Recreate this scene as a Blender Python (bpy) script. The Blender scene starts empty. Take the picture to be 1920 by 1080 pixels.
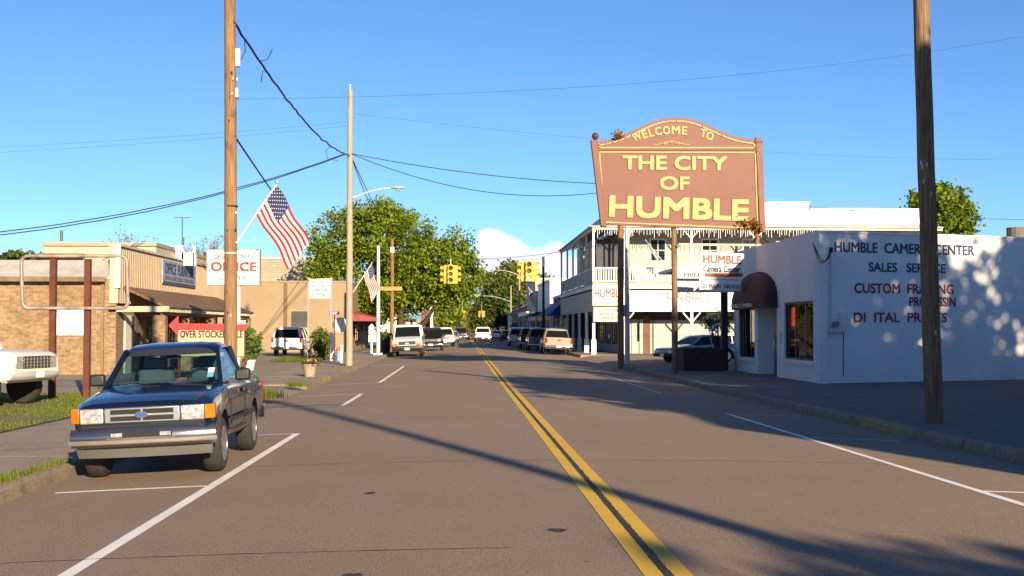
import bpy, bmesh, math, random
import numpy as np
from mathutils import Vector, Matrix
random.seed(7); rng = np.random.default_rng(7)
R = math.radians; PI = math.pi
S = bpy.context.scene; C = S.collection

# ------------------------------------------------------------------ camera
F, VX, VY, HC = 2250.0, 866.0, 613.0, 1.67          # focal in photo pixels, vanishing point, eye height
yaw, pitch = math.atan((960-VX)/F), math.atan((VY-540)/F)
cd = bpy.data.cameras.new('camera'); cam = bpy.data.objects.new('camera', cd); C.objects.link(cam)
cam.location = (0, 0, HC); cam.rotation_euler = (PI/2+pitch, 0, -yaw)
cd.sensor_width = 36; cd.lens = F/1920*36; cd.clip_end = 9000; cd.clip_start = .1
S.camera = cam
CR = cam.rotation_euler.to_matrix()

# ------------------------------------------------------------------ sky and sun
SUN_EL, SUN_AZ = R(17), R(161.5)                   # azimuth clockwise from +Y
sunv = Vector((math.cos(SUN_EL)*math.sin(SUN_AZ), math.cos(SUN_EL)*math.cos(SUN_AZ), math.sin(SUN_EL)))
W = bpy.data.worlds.new('World'); S.world = W; W.use_nodes = True
nt = W.node_tree; nt.nodes.clear()
def wn(t, **k):
    n = nt.nodes.new(t)
    for a, b in k.items(): setattr(n, a, b)
    return n
out = wn('ShaderNodeOutputWorld'); bg = wn('ShaderNodeBackground'); bg.inputs[1].default_value = .07
sky = wn('ShaderNodeTexSky', sky_type='NISHITA', sun_disc=False, sun_elevation=SUN_EL, sun_rotation=SUN_AZ,
         altitude=0, air_density=.8, dust_density=.05, ozone_density=6.0)
nt.links.new(bg.outputs[0], out.inputs[0])
# cumulus heads standing on the horizon all round, one of them down the street
geo = wn('ShaderNodeTexCoord')
def vm(op, a, b=None):
    n = wn('ShaderNodeVectorMath', operation=op)
    nt.links.new(a, n.inputs[0])
    if b is not None:
        if hasattr(b, 'node'): nt.links.new(b, n.inputs[1])
        else: n.inputs[1].default_value = b
    return n
def mt(op, a, b=None, clamp=False):
    n = wn('ShaderNodeMath', operation=op, use_clamp=clamp)
    for i, v in enumerate((a, b)):
        if v is None: continue
        if hasattr(v, 'node'): nt.links.new(v, n.inputs[i])
        else: n.inputs[i].default_value = v
    return n.outputs[0]
dirn = vm('NORMALIZE', geo.outputs['Generated']).outputs[0]
nz = wn('ShaderNodeTexNoise'); nz.inputs['Scale'].default_value = 34; nz.inputs['Detail'].default_value = 7; nz.inputs['Roughness'].default_value = .58
nt.links.new(dirn, nz.inputs['Vector'])
def az_el(px, py):
    d = CR @ Vector(((px-960)/F, (540-py)/F, -1)); d.normalize(); return d
clouds = [(az_el(922, 468), .02), (az_el(948, 488), .024), (az_el(985, 500), .024), (az_el(1030, 495), .024), (az_el(1075, 515), .024), (az_el(905, 505), .022), (az_el(960, 520), .03)]
for k in range(16):
    a = .9+k*.33; e = .02+.02*random.random()
    clouds.append((Vector((math.sin(a), math.cos(a), e)).normalized(), .012+.018*random.random()))
acc = None
for d, r in clouds:
    dist = vm('DISTANCE', dirn, d).outputs['Value']
    g = mt('SUBTRACT', 1.0, mt('DIVIDE', dist, r), True)
    acc = g if acc is None else mt('MAXIMUM', acc, g)
den = mt('ADD', acc, mt('MULTIPLY', mt('SUBTRACT', nz.outputs['Fac'], .5), 1.5))
msk = mt('MULTIPLY', mt('MULTIPLY', mt('SUBTRACT', den, .12), 4.5, True), mt('MULTIPLY', acc, 6, True))
mixc = wn('ShaderNodeMix', data_type='RGBA')
CLOUD_MIX = mixc
mixc.inputs[7].default_value = (7.0, 6.6, 6.9, 1)
nt.links.new(mt('MULTIPLY', msk, .8), mixc.inputs[0]); nt.links.new(sky.outputs[0], mixc.inputs[6])
nt.links.new(mixc.outputs[2], bg.inputs[0])
sl = bpy.data.lights.new('sun', 'SUN'); sun = bpy.data.objects.new('sun', sl); C.objects.link(sun)
sl.energy = 5.0; sl.angle = R(.6); sl.color = (1, .79, .52)
sun.location = (30, -60, 40); sun.rotation_euler = (-sunv).to_track_quat('-Z', 'Y').to_euler()
vs = S.view_settings; vs.view_transform = 'Standard'; vs.look = 'None'; vs.exposure = 1.22; vs.gamma = 1

# ------------------------------------------------------------------ pixel to place
def ray(px, py): return CR @ Vector(((px-960)/F, (540-py)/F, -1))
def on_y(px, py, Y): d = ray(px, py); return Vector((0, 0, HC)) + d*(Y/d.y)
def on_x(px, py, X): d = ray(px, py); return Vector((0, 0, HC)) + d*(X/d.x)
def xat(px, Y): return on_y(px, VY, Y).x
def zat(py, Y): return HC + (VY-py)/F*Y
RC, RL, RK = 1.42, 4.25, 6.36                        # road centre, travel half width, kerb half width
def zc(Y):
    Y = max(-40, Y)
    if Y < 30: return -.0045*Y
    if Y < 50: t = (Y-30)/20; return -.135-.09*(t-t*t/2)
    return -.18
def rz(X, Y): return zc(Y)-.004*min(abs(X-RC), RK)**2
def gz(Y): return zc(Y)-.012
XL, XR = RC-RK, RC+RK

# ------------------------------------------------------------------ materials
def newmat(name):
    m = bpy.data.materials.new(name); m.use_nodes = True
    return m, m.node_tree, m.node_tree.nodes['Principled BSDF']
def N(t, ty, **k):
    n = t.nodes.new(ty)
    for a, b in k.items(): setattr(n, a, b)
    return n
def mixrgb(t, fac, a, b, blend='MIX'):
    n = N(t, 'ShaderNodeMix', data_type='RGBA', blend_type=blend)
    for i, v in ((0, fac), (6, a), (7, b)):
        if hasattr(v, 'node'): t.links.new(v, n.inputs[i])
        else: n.inputs[i].default_value = v if i == 0 else (*v[:3], 1)
    return n.outputs[2]
def noise(t, scale, detail=4, rough=.55, vec=None):
    n = N(t, 'ShaderNodeTexNoise'); n.inputs['Scale'].default_value = scale
    n.inputs['Detail'].default_value = detail; n.inputs['Roughness'].default_value = rough
    if vec is None:
        tc = N(t, 'ShaderNodeTexCoord'); vec = tc.outputs['Object']
    t.links.new(vec, n.inputs['Vector']); return n.outputs['Fac']
def ramp(t, fac, a, b):
    n = N(t, 'ShaderNodeMapRange'); n.inputs[1].default_value = a; n.inputs[2].default_value = b
    t.links.new(fac, n.inputs[0]); return n.outputs[0]
def bumpn(t, p, h, strength, dist=.02):
    b = N(t, 'ShaderNodeBump'); b.inputs['Strength'].default_value = strength; b.inputs['Distance'].default_value = dist
    t.links.new(h, b.inputs['Height']); t.links.new(b.outputs[0], p.inputs['Normal'])
MC = {}
def mat(name, rgb, rough=.75, metal=0, var=.18, scale=1.5, grain=60, gamt=.12, bump=.15, coat=0, spec=.5, stain=None, stain_s=.7):
    if name in MC: return MC[name]
    m, t, p = newmat(name)
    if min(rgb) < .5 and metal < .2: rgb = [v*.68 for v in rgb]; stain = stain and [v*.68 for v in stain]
    c = mixrgb(t, ramp(t, noise(t, scale, 5), .3, .7), [v*(1-var) for v in rgb], [v*(1+var) for v in rgb])
    if gamt: c = mixrgb(t, ramp(t, noise(t, grain, 2), .35, .65), c, [v*.55 for v in rgb]) if False else mixrgb(t, gamt, c, mixrgb(t, ramp(t, noise(t, grain, 3), .3, .7), (0, 0, 0), [min(1, v*2) for v in rgb]))
    if stain: c = mixrgb(t, ramp(t, noise(t, stain_s, 6, .65), .55, .75), c, stain)
    t.links.new(c, p.inputs['Base Color'])
    p.inputs['Roughness'].default_value = rough; p.inputs['Metallic'].default_value = metal
    p.inputs['Specular IOR Level'].default_value = spec
    if coat: p.inputs['Coat Weight'].default_value = coat; p.inputs['Coat Roughness'].default_value = .04
    if bump: bumpn(t, p, noise(t, grain, 4), bump, .012)
    MC[name] = m; return m
def flat(name, rgb, rough=.5, metal=0, **k): return mat(name, rgb, rough, metal, var=.06, gamt=.0, bump=0, **k)
def glassy(name, rgb=(.015, .02, .025), rough=.04):
    m, t, p = newmat(name); p.inputs['Base Color'].default_value = (*rgb, 1); p.inputs['Roughness'].default_value = rough
    p.inputs['Specular IOR Level'].default_value = .8; return m
def clear_glass(name, tint=(.75, .85, .85), refl=.5):
    m, t, p = newmat(name); t.nodes.remove(p)
    o = t.nodes['Material Output']; tr = N(t, 'ShaderNodeBsdfTransparent'); gl = N(t, 'ShaderNodeBsdfGlossy'); gl.inputs['Roughness'].default_value = .02
    tr.inputs[0].default_value = (*tint, 1)
    lw = N(t, 'ShaderNodeLayerWeight'); lw.inputs[0].default_value = .5; pw = N(t, 'ShaderNodeMath', operation='POWER'); t.links.new(lw.outputs['Facing'], pw.inputs[0]); pw.inputs[1].default_value = 4
    fr = N(t, 'ShaderNodeMath', operation='MULTIPLY_ADD'); t.links.new(pw.outputs[0], fr.inputs[0]); fr.inputs[1].default_value = .5; fr.inputs[2].default_value = .035
    mx = N(t, 'ShaderNodeMixShader'); t.links.new(fr.outputs[0], mx.inputs[0]); t.links.new(tr.outputs[0], mx.inputs[1]); t.links.new(gl.outputs[0], mx.inputs[2])
    t.links.new(mx.outputs[0], o.inputs[0]); return m
def brickmat(name, a, b, mortar, bw=.215, bh=.075, ms=.012, bump=.6, var=.3):
    a, b, mortar = [[v*.68 for v in q] for q in (a, b, mortar)]; m, t, p = newmat(name)
    tc = N(t, 'ShaderNodeTexCoord'); sx = N(t, 'ShaderNodeSeparateXYZ'); t.links.new(tc.outputs['Object'], sx.inputs[0])
    ad = N(t, 'ShaderNodeMath', operation='ADD'); t.links.new(sx.outputs[0], ad.inputs[0]); t.links.new(sx.outputs[1], ad.inputs[1])
    cb = N(t, 'ShaderNodeCombineXYZ'); t.links.new(ad.outputs[0], cb.inputs[0]); t.links.new(sx.outputs[2], cb.inputs[1])
    br = N(t, 'ShaderNodeTexBrick'); br.inputs['Scale'].default_value = 1
    br.inputs['Brick Width'].default_value = bw; br.inputs['Row Height'].default_value = bh; br.inputs['Mortar Size'].default_value = ms*.5
    br.inputs['Color1'].default_value = (*a, 1); br.inputs['Color2'].default_value = (*b, 1); br.inputs['Mortar'].default_value = (*mortar, 1)
    br.inputs['Bias'].default_value = -.1
    t.links.new(cb.outputs[0], br.inputs['Vector'])
    c = mixrgb(t, ramp(t, noise(t, 5.5, 3), .3, .7), [1-var]*3, [1+var*.5]*3)
    c2 = mixrgb(t, 1.0, br.outputs['Color'], c, 'MULTIPLY')
    c3 = mixrgb(t, ramp(t, noise(t, .5, 5), .5, .8), c2, mixrgb(t, 1.0, c2, (.75, .7, .68), 'MULTIPLY'))
    t.links.new(c3, p.inputs['Base Color']); p.inputs['Roughness'].default_value = .85
    iv = N(t, 'ShaderNodeMath', operation='SUBTRACT'); iv.inputs[0].default_value = 1; t.links.new(br.outputs['Fac'], iv.inputs[1])
    bumpn(t, p, iv.outputs[0], bump, .012); return m
def leafmat(name, rgb, var=.35, trans=.35):
    rgb = [v*.85 for v in rgb]; m, t, p = newmat(name); o = t.nodes['Material Output']
    a = N(t, 'ShaderNodeAttribute'); a.attribute_name = 'tone'
    c = mixrgb(t, a.outputs['Fac'], [v*(1-var) for v in rgb], (rgb[0]*(1+var*1.3), rgb[1]*(1+var), rgb[2]*(1+var*.4)))
    t.links.new(c, p.inputs['Base Color']); p.inputs['Roughness'].default_value = .55; p.inputs['Specular IOR Level'].default_value = .3
    tl = N(t, 'ShaderNodeBsdfTranslucent'); t.links.new(mixrgb(t, 1, c, (1.1, 1.2, .5), 'MULTIPLY'), tl.inputs[0])
    mx = N(t, 'ShaderNodeMixShader'); mx.inputs[0].default_value = trans
    t.links.new(p.outputs[0], mx.inputs[1]); t.links.new(tl.outputs[0], mx.inputs[2]); t.links.new(mx.outputs[0], o.inputs[0]); return m
def emit(name, rgb, s):
    m, t, p = newmat(name); p.inputs['Base Color'].default_value = (*rgb, 1); p.inputs['Emission Color'].default_value = (*rgb, 1); p.inputs['Emission Strength'].default_value = s; return m

def roadmat():
    m, t, p = newmat('worn_road')
    tc = N(t, 'ShaderNodeTexCoord')
    mp = N(t, 'ShaderNodeMapping'); mp.inputs['Scale'].default_value = (1, .16, 1); t.links.new(tc.outputs['Object'], mp.inputs['Vector'])
    streak = noise(t, 1.1, 6, .6, mp.outputs[0]); big = noise(t, .35, 5, .6); fine = noise(t, 55, 3, .6); vfine = noise(t, 95, 3, .75)
    c = mixrgb(t, ramp(t, streak, .3, .7), (.165, .118, .08), (.285, .206, .142))
    c = mixrgb(t, ramp(t, noise(t, .9, 6, .7), .52, .7), c, (.11, .082, .06)); c = mixrgb(t, ramp(t, big, .42, .75), c, (.335, .243, .17))
    c = mixrgb(t, .55, c, mixrgb(t, ramp(t, fine, .25, .75), [v*.15 for v in (.14, .108, .084)], (.46, .338, .235)))
    c = mixrgb(t, .5, c, mixrgb(t, ramp(t, vfine, .36, .66), (.02, .016, .012), (.48, .36, .255)))
    sp = noise(t, 9, 4, .7); c = mixrgb(t, ramp(t, sp, .66, .74), c, (.06, .052, .046))
    t.links.new(c, p.inputs['Base Color']); p.inputs['Roughness'].default_value = .82; p.inputs['Specular IOR Level'].default_value = .3
    bumpn(t, p, fine, .5, .01); return m
M_road = roadmat()
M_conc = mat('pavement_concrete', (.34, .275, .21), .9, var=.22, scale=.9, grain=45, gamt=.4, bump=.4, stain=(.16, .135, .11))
M_concd = mat('dark_pavement', (.185, .165, .145), .9, var=.25, scale=.7, grain=45, gamt=.4, bump=.4, stain=(.1, .09, .085))  # darker concrete; on the near right pavement it carries the shade
M_kerb = mat('kerb_concrete', (.3, .24, .17), .9, var=.3, scale=3, grain=40, gamt=.4, bump=.6, stain=(.12, .095, .07), stain_s=4)
M_kerby = mat('kerb_yellow', (.42, .3, .09), .85, var=.35, scale=5, grain=30, gamt=.4, bump=.5, stain=(.22, .17, .1), stain_s=3)
M_lot = mat('lot_surface', (.32, .265, .205), .9, var=.25, scale=.5, grain=40, gamt=.4, bump=.4, stain=(.13, .115, .1))
M_ground = mat('ground_dirt', (.12, .115, .06), .95, var=.35, scale=.08, grain=6, gamt=.3, bump=.3)
def paintmat(name, rgb, wear=.6):
    m, t, p = newmat(name)
    c = mixrgb(t, ramp(t, noise(t, 1.4, 5), .3, .7), [v*.82 for v in rgb], rgb)
    f = noise(t, 32, 5, .75); c = mixrgb(t, ramp(t, f, wear, wear+.12), c, (.16, .13, .1))
    t.links.new(c, p.inputs['Base Color']); p.inputs['Roughness'].default_value = .7; bumpn(t, p, noise(t, 60, 3), .3, .006); return m
M_white_line = paintmat('white_road_paint', (.84, .82, .78), .6)
M_white_worn = paintmat('worn_white_road_paint', (.66, .64, .6), .54)
M_yellow_line = paintmat('yellow_road_paint', (.68, .42, .015), .58)
M_tar = mat('tar', (.035, .033, .032), .8, var=.3, grain=50, gamt=.3)
M_wood = mat('weathered_pole_wood', (.25, .15, .075), .9, var=.35, scale=2.5, grain=25, gamt=.35, bump=.5, stain=(.09, .055, .03), stain_s=3)
def poleMat(name, a, b):
    m, t, p = newmat(name); tc = N(t, 'ShaderNodeTexCoord')
    mp = N(t, 'ShaderNodeMapping'); mp.inputs['Scale'].default_value = (1, 1, .05); t.links.new(tc.outputs['Object'], mp.inputs['Vector'])
    g = noise(t, 28, 6, .65, mp.outputs[0]); c = mixrgb(t, ramp(t, g, .35, .68), a, b)
    c = mixrgb(t, ramp(t, noise(t, 1.6, 5), .6, .75), c, [v*.45 for v in a])
    t.links.new(c, p.inputs['Base Color']); p.inputs['Roughness'].default_value = .9; bumpn(t, p, g, .8, .02); return m
M_pole1 = poleMat('brown_pole_wood', (.11, .06, .028), (.29, .17, .085))
M_pole2 = poleMat('bleached_pole_wood', (.22, .175, .13), (.4, .335, .26))
M_pole3 = poleMat('dark_pole_wood', (.085, .052, .032), (.27, .175, .1))
M_rust = mat('rusty_steel', (.13, .035, .018), .85, var=.4, scale=4, grain=30, gamt=.3, bump=.3)
M_galv = mat('galvanised_metal', (.5, .5, .5), .5, .3, var=.12, scale=2, bump=.1)
M_whitep = mat('white_paint', (.72, .71, .67), .6, var=.1, scale=1.5, grain=30, gamt=.12, bump=.15, stain=(.5, .47, .42), stain_s=1.2)
M_creamp = mat('cream_paint', (.55, .49, .37), .65, var=.1, scale=1.2, grain=30, gamt=.12, bump=.15)
M_black = flat('black_paint', (.012, .012, .013), .55)
M_dark = flat('dark_interior', (.012, .011, .012), .8)
M_wire = flat('black_cable', (.012, .013, .018), .7)
M_glass = glassy('dark_shop_glass'); M_clear = clear_glass('clear_glass')
M_chrome = flat('chrome', (.75, .75, .76), .12, 1.0)
M_red = flat('red_paint', (.55, .03, .022), .55); M_navy = flat('navy_paint', (.03, .05, .14), .6); M_maroonp = flat('maroon_paint', (.3, .025, .03), .6)

# ------------------------------------------------------------------ mesh helpers
def tag(o, label=None, cat=None, group=None, kind=None):
    for k, v in (('label', label), ('category', cat), ('group', group), ('kind', kind)):
        if v: o[k] = v
    return o
def thing(name, label, cat, loc=(0, 0, 0), rot=(0, 0, 0), group=None):
    o = bpy.data.objects.new(name, None); C.objects.link(o); o.location = loc; o.rotation_euler = rot; o.empty_display_size = .3
    return tag(o, label, cat, group)
class MB:
    def __init__(s): s.v = []; s.f = []
    def add(s, vs, fs):
        n = len(s.v); s.v += [tuple(v) for v in vs]; s.f += [tuple(i+n for i in f) for f in fs]; return s
    def box(s, x0, x1, y0, y1, z0, z1):
        return s.add([(x0, y0, z0), (x1, y0, z0), (x1, y1, z0), (x0, y1, z0), (x0, y0, z1), (x1, y0, z1), (x1, y1, z1), (x0, y1, z1)],
                     [(0, 3, 2, 1), (4, 5, 6, 7), (0, 1, 5, 4), (1, 2, 6, 5), (2, 3, 7, 6), (3, 0, 4, 7)])
    def obox(s, c, ux, uy, uz):      # oriented box from centre and half vectors
        c, ux, uy, uz = map(Vector, (c, ux, uy, uz))
        return s.add([c-ux-uy-uz, c+ux-uy-uz, c+ux+uy-uz, c-ux+uy-uz, c-ux-uy+uz, c+ux-uy+uz, c+ux+uy+uz, c-ux+uy+uz],
                     [(0, 3, 2, 1), (4, 5, 6, 7), (0, 1, 5, 4), (1, 2, 6, 5), (2, 3, 7, 6), (3, 0, 4, 7)])
    def bar(s, a, b, w, h=None):
        a, b = Vector(a), Vector(b); d = (b-a); l = d.length; d.normalize(); h = h or w
        up = Vector((0, 0, 1)) if abs(d.z) < .95 else Vector((0, 1, 0))
        sx = d.cross(up).normalized(); sz = sx.cross(d)
        return s.obox((a+b)/2, sx*w/2, d*l/2, sz*h/2)
    def hexa(s, pts):                # 8 corner points: bottom loop then top loop
        return s.add(pts, [(0, 3, 2, 1), (4, 5, 6, 7), (0, 1, 5, 4), (1, 2, 6, 5), (2, 3, 7, 6), (3, 0, 4, 7)])
    def slab(s, quad, t):            # quad in space given thickness along its normal
        q = [Vector(p) for p in quad]; n = (q[1]-q[0]).cross(q[3]-q[0]).normalized()*t
        return s.hexa([p-n for p in q]+q)
    def prism(s, poly, d):           # planar polygon pushed along d
        p = [Vector(v) for v in poly]; d = Vector(d); n = len(p)
        return s.add(p+[v+d for v in p], [tuple(range(n))[::-1], tuple(range(n, 2*n))]+[(i, (i+1) % n, n+(i+1) % n, n+i) for i in range(n)])
    def tube(s, path, r, n=8, cap=True):
        P = [Vector(p) for p in path]; rs = r if isinstance(r, (list, tuple)) else [r]*len(P); base = len(s.v); prev = None
        for i, p in enumerate(P):
            d = (P[min(i+1, len(P)-1)]-P[max(i-1, 0)]).normalized()
            if prev is None: up = Vector((0, 0, 1)) if abs(d.z) < .9 else Vector((1, 0, 0)); sx = d.cross(up).normalized()
            else: sx = (prev-d*prev.dot(d)).normalized()
            prev = sx; sy = d.cross(sx)
            s.v += [tuple(p+(sx*math.cos(2*PI*k/n)+sy*math.sin(2*PI*k/n))*rs[i]) for k in range(n)]
        for i in range(len(P)-1):
            for k in range(n):
                a = base+i*n+k; b = base+i*n+(k+1) % n; s.f.append((a, b, b+n, a+n))
        if cap: s.f.append(tuple(base+k for k in range(n))[::-1]); e = base+(len(P)-1)*n; s.f.append(tuple(e+k for k in range(n)))
        return s
    def lathe(s, prof, c=(0, 0, 0), n=20, axis='z'):
        base = len(s.v); c = Vector(c)
        for r, h in prof:
            for k in range(n):
                a = 2*PI*k/n; q = (r*math.cos(a), r*math.sin(a), h)
                if axis == 'x': q = (h, q[0], q[1])
                if axis == 'y': q = (q[1], h, q[0])
                s.v.append(tuple(c+Vector(q)))
        for i in range(len(prof)-1):
            for k in range(n):
                a = base+i*n+k; b = base+i*n+(k+1) % n; s.f.append((a, b, b+n, a+n))
        s.f.append(tuple(base+k for k in range(n))[::-1]); e = base+(len(prof)-1)*n; s.f.append(tuple(e+k for k in range(n)))
        return s
    def loft(s, secs, cap=True):
        base = len(s.v); n = len(secs[0])
        for q in secs: s.v += [tuple(p) for p in q]
        for i in range(len(secs)-1):
            for k in range(n):
                a = base+i*n+k; b = base+i*n+(k+1) % n; s.f.append((a, b, b+n, a+n))
        if cap: s.f.append(tuple(base+k for k in range(n))[::-1]); e = base+(len(secs)-1)*n; s.f.append(tuple(e+k for k in range(n)))
        return s
    def mesh(s, name, m, smooth=None):
        me = bpy.data.meshes.new(name); me.from_pydata(s.v, [], s.f)
        bm = bmesh.new(); bm.from_mesh(me); bmesh.ops.recalc_face_normals(bm, faces=bm.faces); bm.to_mesh(me); bm.free()
        if m: me.materials.append(m)
        if smooth:
            me.polygons.foreach_set('use_smooth', [True]*len(me.polygons)); me.set_sharp_from_angle(angle=R(smooth))
        return me
    def build(s, name, m, parent=None, smooth=None, bevel=None, world=True):
        o = bpy.data.objects.new(name, s.mesh(name, m, smooth)); C.objects.link(o)
        if parent is not None:
            o.parent = parent
            if world:   # geometry given in scene coordinates
                rt = parent
                mw = Matrix.Identity(4); chain = []
                while rt is not None: chain.append(rt); rt = rt.parent
                for q in reversed(chain): mw = mw @ q.matrix_parent_inverse @ q.matrix_basis
                o.matrix_parent_inverse = mw.inverted()
        if bevel:
            b = o.modifiers.new('bevel', 'BEVEL'); b.width = bevel; b.segments = 2; b.limit_method = 'ANGLE'; b.angle_limit = R(40)
            o.data.polygons.foreach_set('use_smooth', [True]*len(o.data.polygons)); o.data.set_sharp_from_angle(angle=R(smooth or 35))
        return o
def piece(src, loc, parent):         # a further piece that shares src's mesh
    o = src.copy(); C.objects.link(o); o.parent = parent; o.matrix_parent_inverse = src.matrix_parent_inverse.copy(); o.location = Vector(src.location)+Vector(loc); return o
def copy_tree(o, parent=None):
    c = o.copy(); C.objects.link(c); c.parent = parent
    for ch in list(o.children): copy_tree(ch, c)
    return c
def structure(name, mb, m, parent=None, **k):
    o = mb.build(name, m, parent, **k)
    if parent is None: o['kind'] = 'structure'
    return o
# lettering: mesh made from the built-in font, laid on a plane
def letters(body, m, parent, o, u, v, w, h, bold=0.0, depth=.01, name='lettering', spacing=1.0, shear=0):
    cu = bpy.data.curves.new('t', 'FONT'); cu.body = body; cu.space_character = spacing; cu.shear = shear; cu.resolution_u = 3
    ob = bpy.data.objects.new('t', cu); me = bpy.data.meshes.new_from_object(ob)
    n = len(me.vertices); co = np.empty(n*3); me.vertices.foreach_get('co', co); co = co.reshape(-1, 3)
    fs = [tuple(p.vertices) for p in me.polygons]
    lo, hi = co.min(0), co.max(0); o, u, v = Vector(o), Vector(u).normalized(), Vector(v).normalized(); nn = u.cross(v).normalized()
    sx, sy = w/(hi[0]-lo[0]), h/(hi[1]-lo[1])
    mb = MB(); e = bold*h*1.1
    for k, (du, dv) in enumerate([(0, 0)]+([(-e, -e), (e, -e), (-e, e), (e, e), (-e, 0), (e, 0)] if bold > .005 else [])):   # heavier strokes: layers a hair apart
        mb.add([o+u*((c[0]-lo[0])*sx+du)+v*((c[1]-lo[1])*sy+dv)+nn*(depth+.0012*k) for c in co], fs)
    bpy.data.objects.remove(ob); bpy.data.curves.remove(cu); bpy.data.meshes.remove(me)
    me = bpy.data.meshes.new(name); me.from_pydata(mb.v, [], mb.f); me.materials.append(m)
    ob = bpy.data.objects.new(name, me); C.objects.link(ob)
    if parent is not None:
        ob.parent = parent; mw = Matrix.Identity(4); chain = []; rt = parent
        while rt is not None: chain.append(rt); rt = rt.parent
        for q in reversed(chain): mw = mw @ q.matrix_parent_inverse @ q.matrix_basis
        ob.matrix_parent_inverse = mw.inverted()
    return ob
UX, UY, UZ = Vector((1, 0, 0)), Vector((0, 1, 0)), Vector((0, 0, 1))
def foliage(name, pts, tones, size, m, parent, elong=1.6, world=True, droop=0):
    n = len(pts); a = rng.normal(size=(n, 3)); a /= np.linalg.norm(a, axis=1)[:, None]
    b = rng.normal(size=(n, 3)); b -= (a*b).sum(1)[:, None]*a; b /= np.linalg.norm(b, axis=1)[:, None]
    sz = size*(.6+.8*rng.random(n))[:, None]
    u = a*sz*elong*.5; v = b*sz*.5; P = np.asarray(pts)
    q = np.stack([P-u, P-u*.1+v, P+u, P-u*.1-v], 1).reshape(-1, 3)
    me = bpy.data.meshes.new(name); me.vertices.add(n*4); me.vertices.foreach_set('co', q.ravel())
    me.loops.add(n*4); me.loops.foreach_set('vertex_index', np.arange(n*4)); me.polygons.add(n)
    me.polygons.foreach_set('loop_start', np.arange(n)*4)
    me.update(calc_edges=True)
    at = me.attributes.new('tone', 'FLOAT', 'FACE'); at.data.foreach_set('value', np.clip(tones, 0, 1))
    me.materials.append(m); o = bpy.data.objects.new(name, me); C.objects.link(o)
    if parent is not None: o.parent = parent; o.matrix_parent_inverse = Matrix.Translation(-Vector(parent.location)) if world else Matrix.Identity(4)
    return o
def clumps(blobs, n, per, spread, shell=.55):
    """leaf places: clumps spread through a union of ellipsoids, thicker towards the skin"""
    bl = np.array(blobs, float); vol = (bl[:, 3]*bl[:, 4]*bl[:, 5])**.75; pk = rng.choice(len(bl), n, p=vol/vol.sum())
    d = rng.normal(size=(n, 3)); d /= np.linalg.norm(d, axis=1)[:, None]
    r = (shell+(1.04-shell)*rng.random(n)**.6)[:, None]
    c = bl[pk, :3]+d*r*bl[pk, 3:]
    sp = spread*(.55+.9*rng.random(n))
    tone = np.repeat(rng.random(n), per)
    off = rng.normal(size=(n*per, 3))*np.repeat(sp, per)[:, None]*np.array([1, 1, .7])
    return np.repeat(c, per, 0)+off, np.clip(tone*.7+.3*rng.random(n*per), 0, 1), c
M_bark = mat('bark', (.085, .062, .045), .95, var=.4, scale=4, grain=18, gamt=.4, bump=.8)
def tree(name, label, base, blobs, n, per, spread, leaf, m, trunk_r, group=None, limbs=9, lean=None, cat='tree', barkm=None):
    base = Vector(base); t = thing(name, label, cat, base, group=group)
    pts, tn, cen = clumps(blobs, n, per, spread); foliage('crown', pts, tn, leaf, m, t)
    bl = np.array(blobs); mid = Vector(bl[:, :3].mean(0)); mid = lean or mid; zlow = (bl[:, 2]-bl[:, 5]).min()
    fork = base.lerp(Vector((mid[0], mid[1], base.z)), .35); fork.z = max(base.z+.8, zlow*.7+.3*mid[2]-.3*0)
    mb = MB(); mb.tube([base-UZ*.1, base+UZ*.25, base.lerp(fork, .5)+Vector((.04, .05, 0)), fork], [trunk_r*1.5, trunk_r*1.1, trunk_r*.95, trunk_r*.85], 10)
    for k in range(limbs):
        c = Vector(cen[rng.integers(len(cen))]); q = fork.lerp(c, .5)+Vector((0, 0, .06*(c-fork).length)); q2 = fork.lerp(c, .8)+Vector((0, 0, .03*(c-fork).length))
        mb.tube([fork-UZ*.15, q, q2, c], [trunk_r*.55, trunk_r*.32, trunk_r*.2, trunk_r*.07], 6)
        for j in range(2):
            c2 = q+Vector(rng.normal(size=3))*(c-fork).length*.13+UZ*.1; mb.tube([q, q.lerp(c2, .5)+UZ*.1, c2], [trunk_r*.22, trunk_r*.14, trunk_r*.05], 5)
    mb.build('trunk', barkm or M_bark, t, smooth=60); return t

# ================================================================== THE SETTING
YS = [-60, -40, -20, -10, 0, 5, 10, 15, 20, 25, 30, 33, 36, 40, 43, 46, 50, 58, 60, 77, 79, 90, 110, 140, 180, 240, 320, 450, 700]
X0s, X1s, CR0, CR1 = XL-2.6, XR+2.6, 59.0, 78.5     # outer edge of the pavements, span of the cross street
def strip(name, xs, zf, ys, m, parent=None):
    mb = MB(); n = len(xs)
    mb.v = [(x, y, zf(x, y)) for y in ys for x in xs]
    mb.f = [(j*n+i, j*n+i+1, (j+1)*n+i+1, (j+1)*n+i) for j in range(len(ys)-1) for i in range(n-1)]
    me = bpy.data.meshes.new(name); me.from_pydata(mb.v, [], mb.f); me.materials.append(m)
    o = bpy.data.objects.new(name, me); C.objects.link(o)
    if parent is None: o['kind'] = 'structure'
    else: o.parent = parent
    return o
ground = strip('ground', [-4000, -300, -60, X0s, X0s+.01, X1s-.01, X1s, 60, 300, 4000],
               lambda x, y: gz(y)-(.7 if X0s < x < X1s else .006), [-4000, -300]+YS+[4000], M_ground)
def frange(a, b, n): return [a+(b-a)*i/n for i in range(n+1)]
road = strip('road', frange(XL, XR, 24), rz, YS, M_road)
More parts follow.
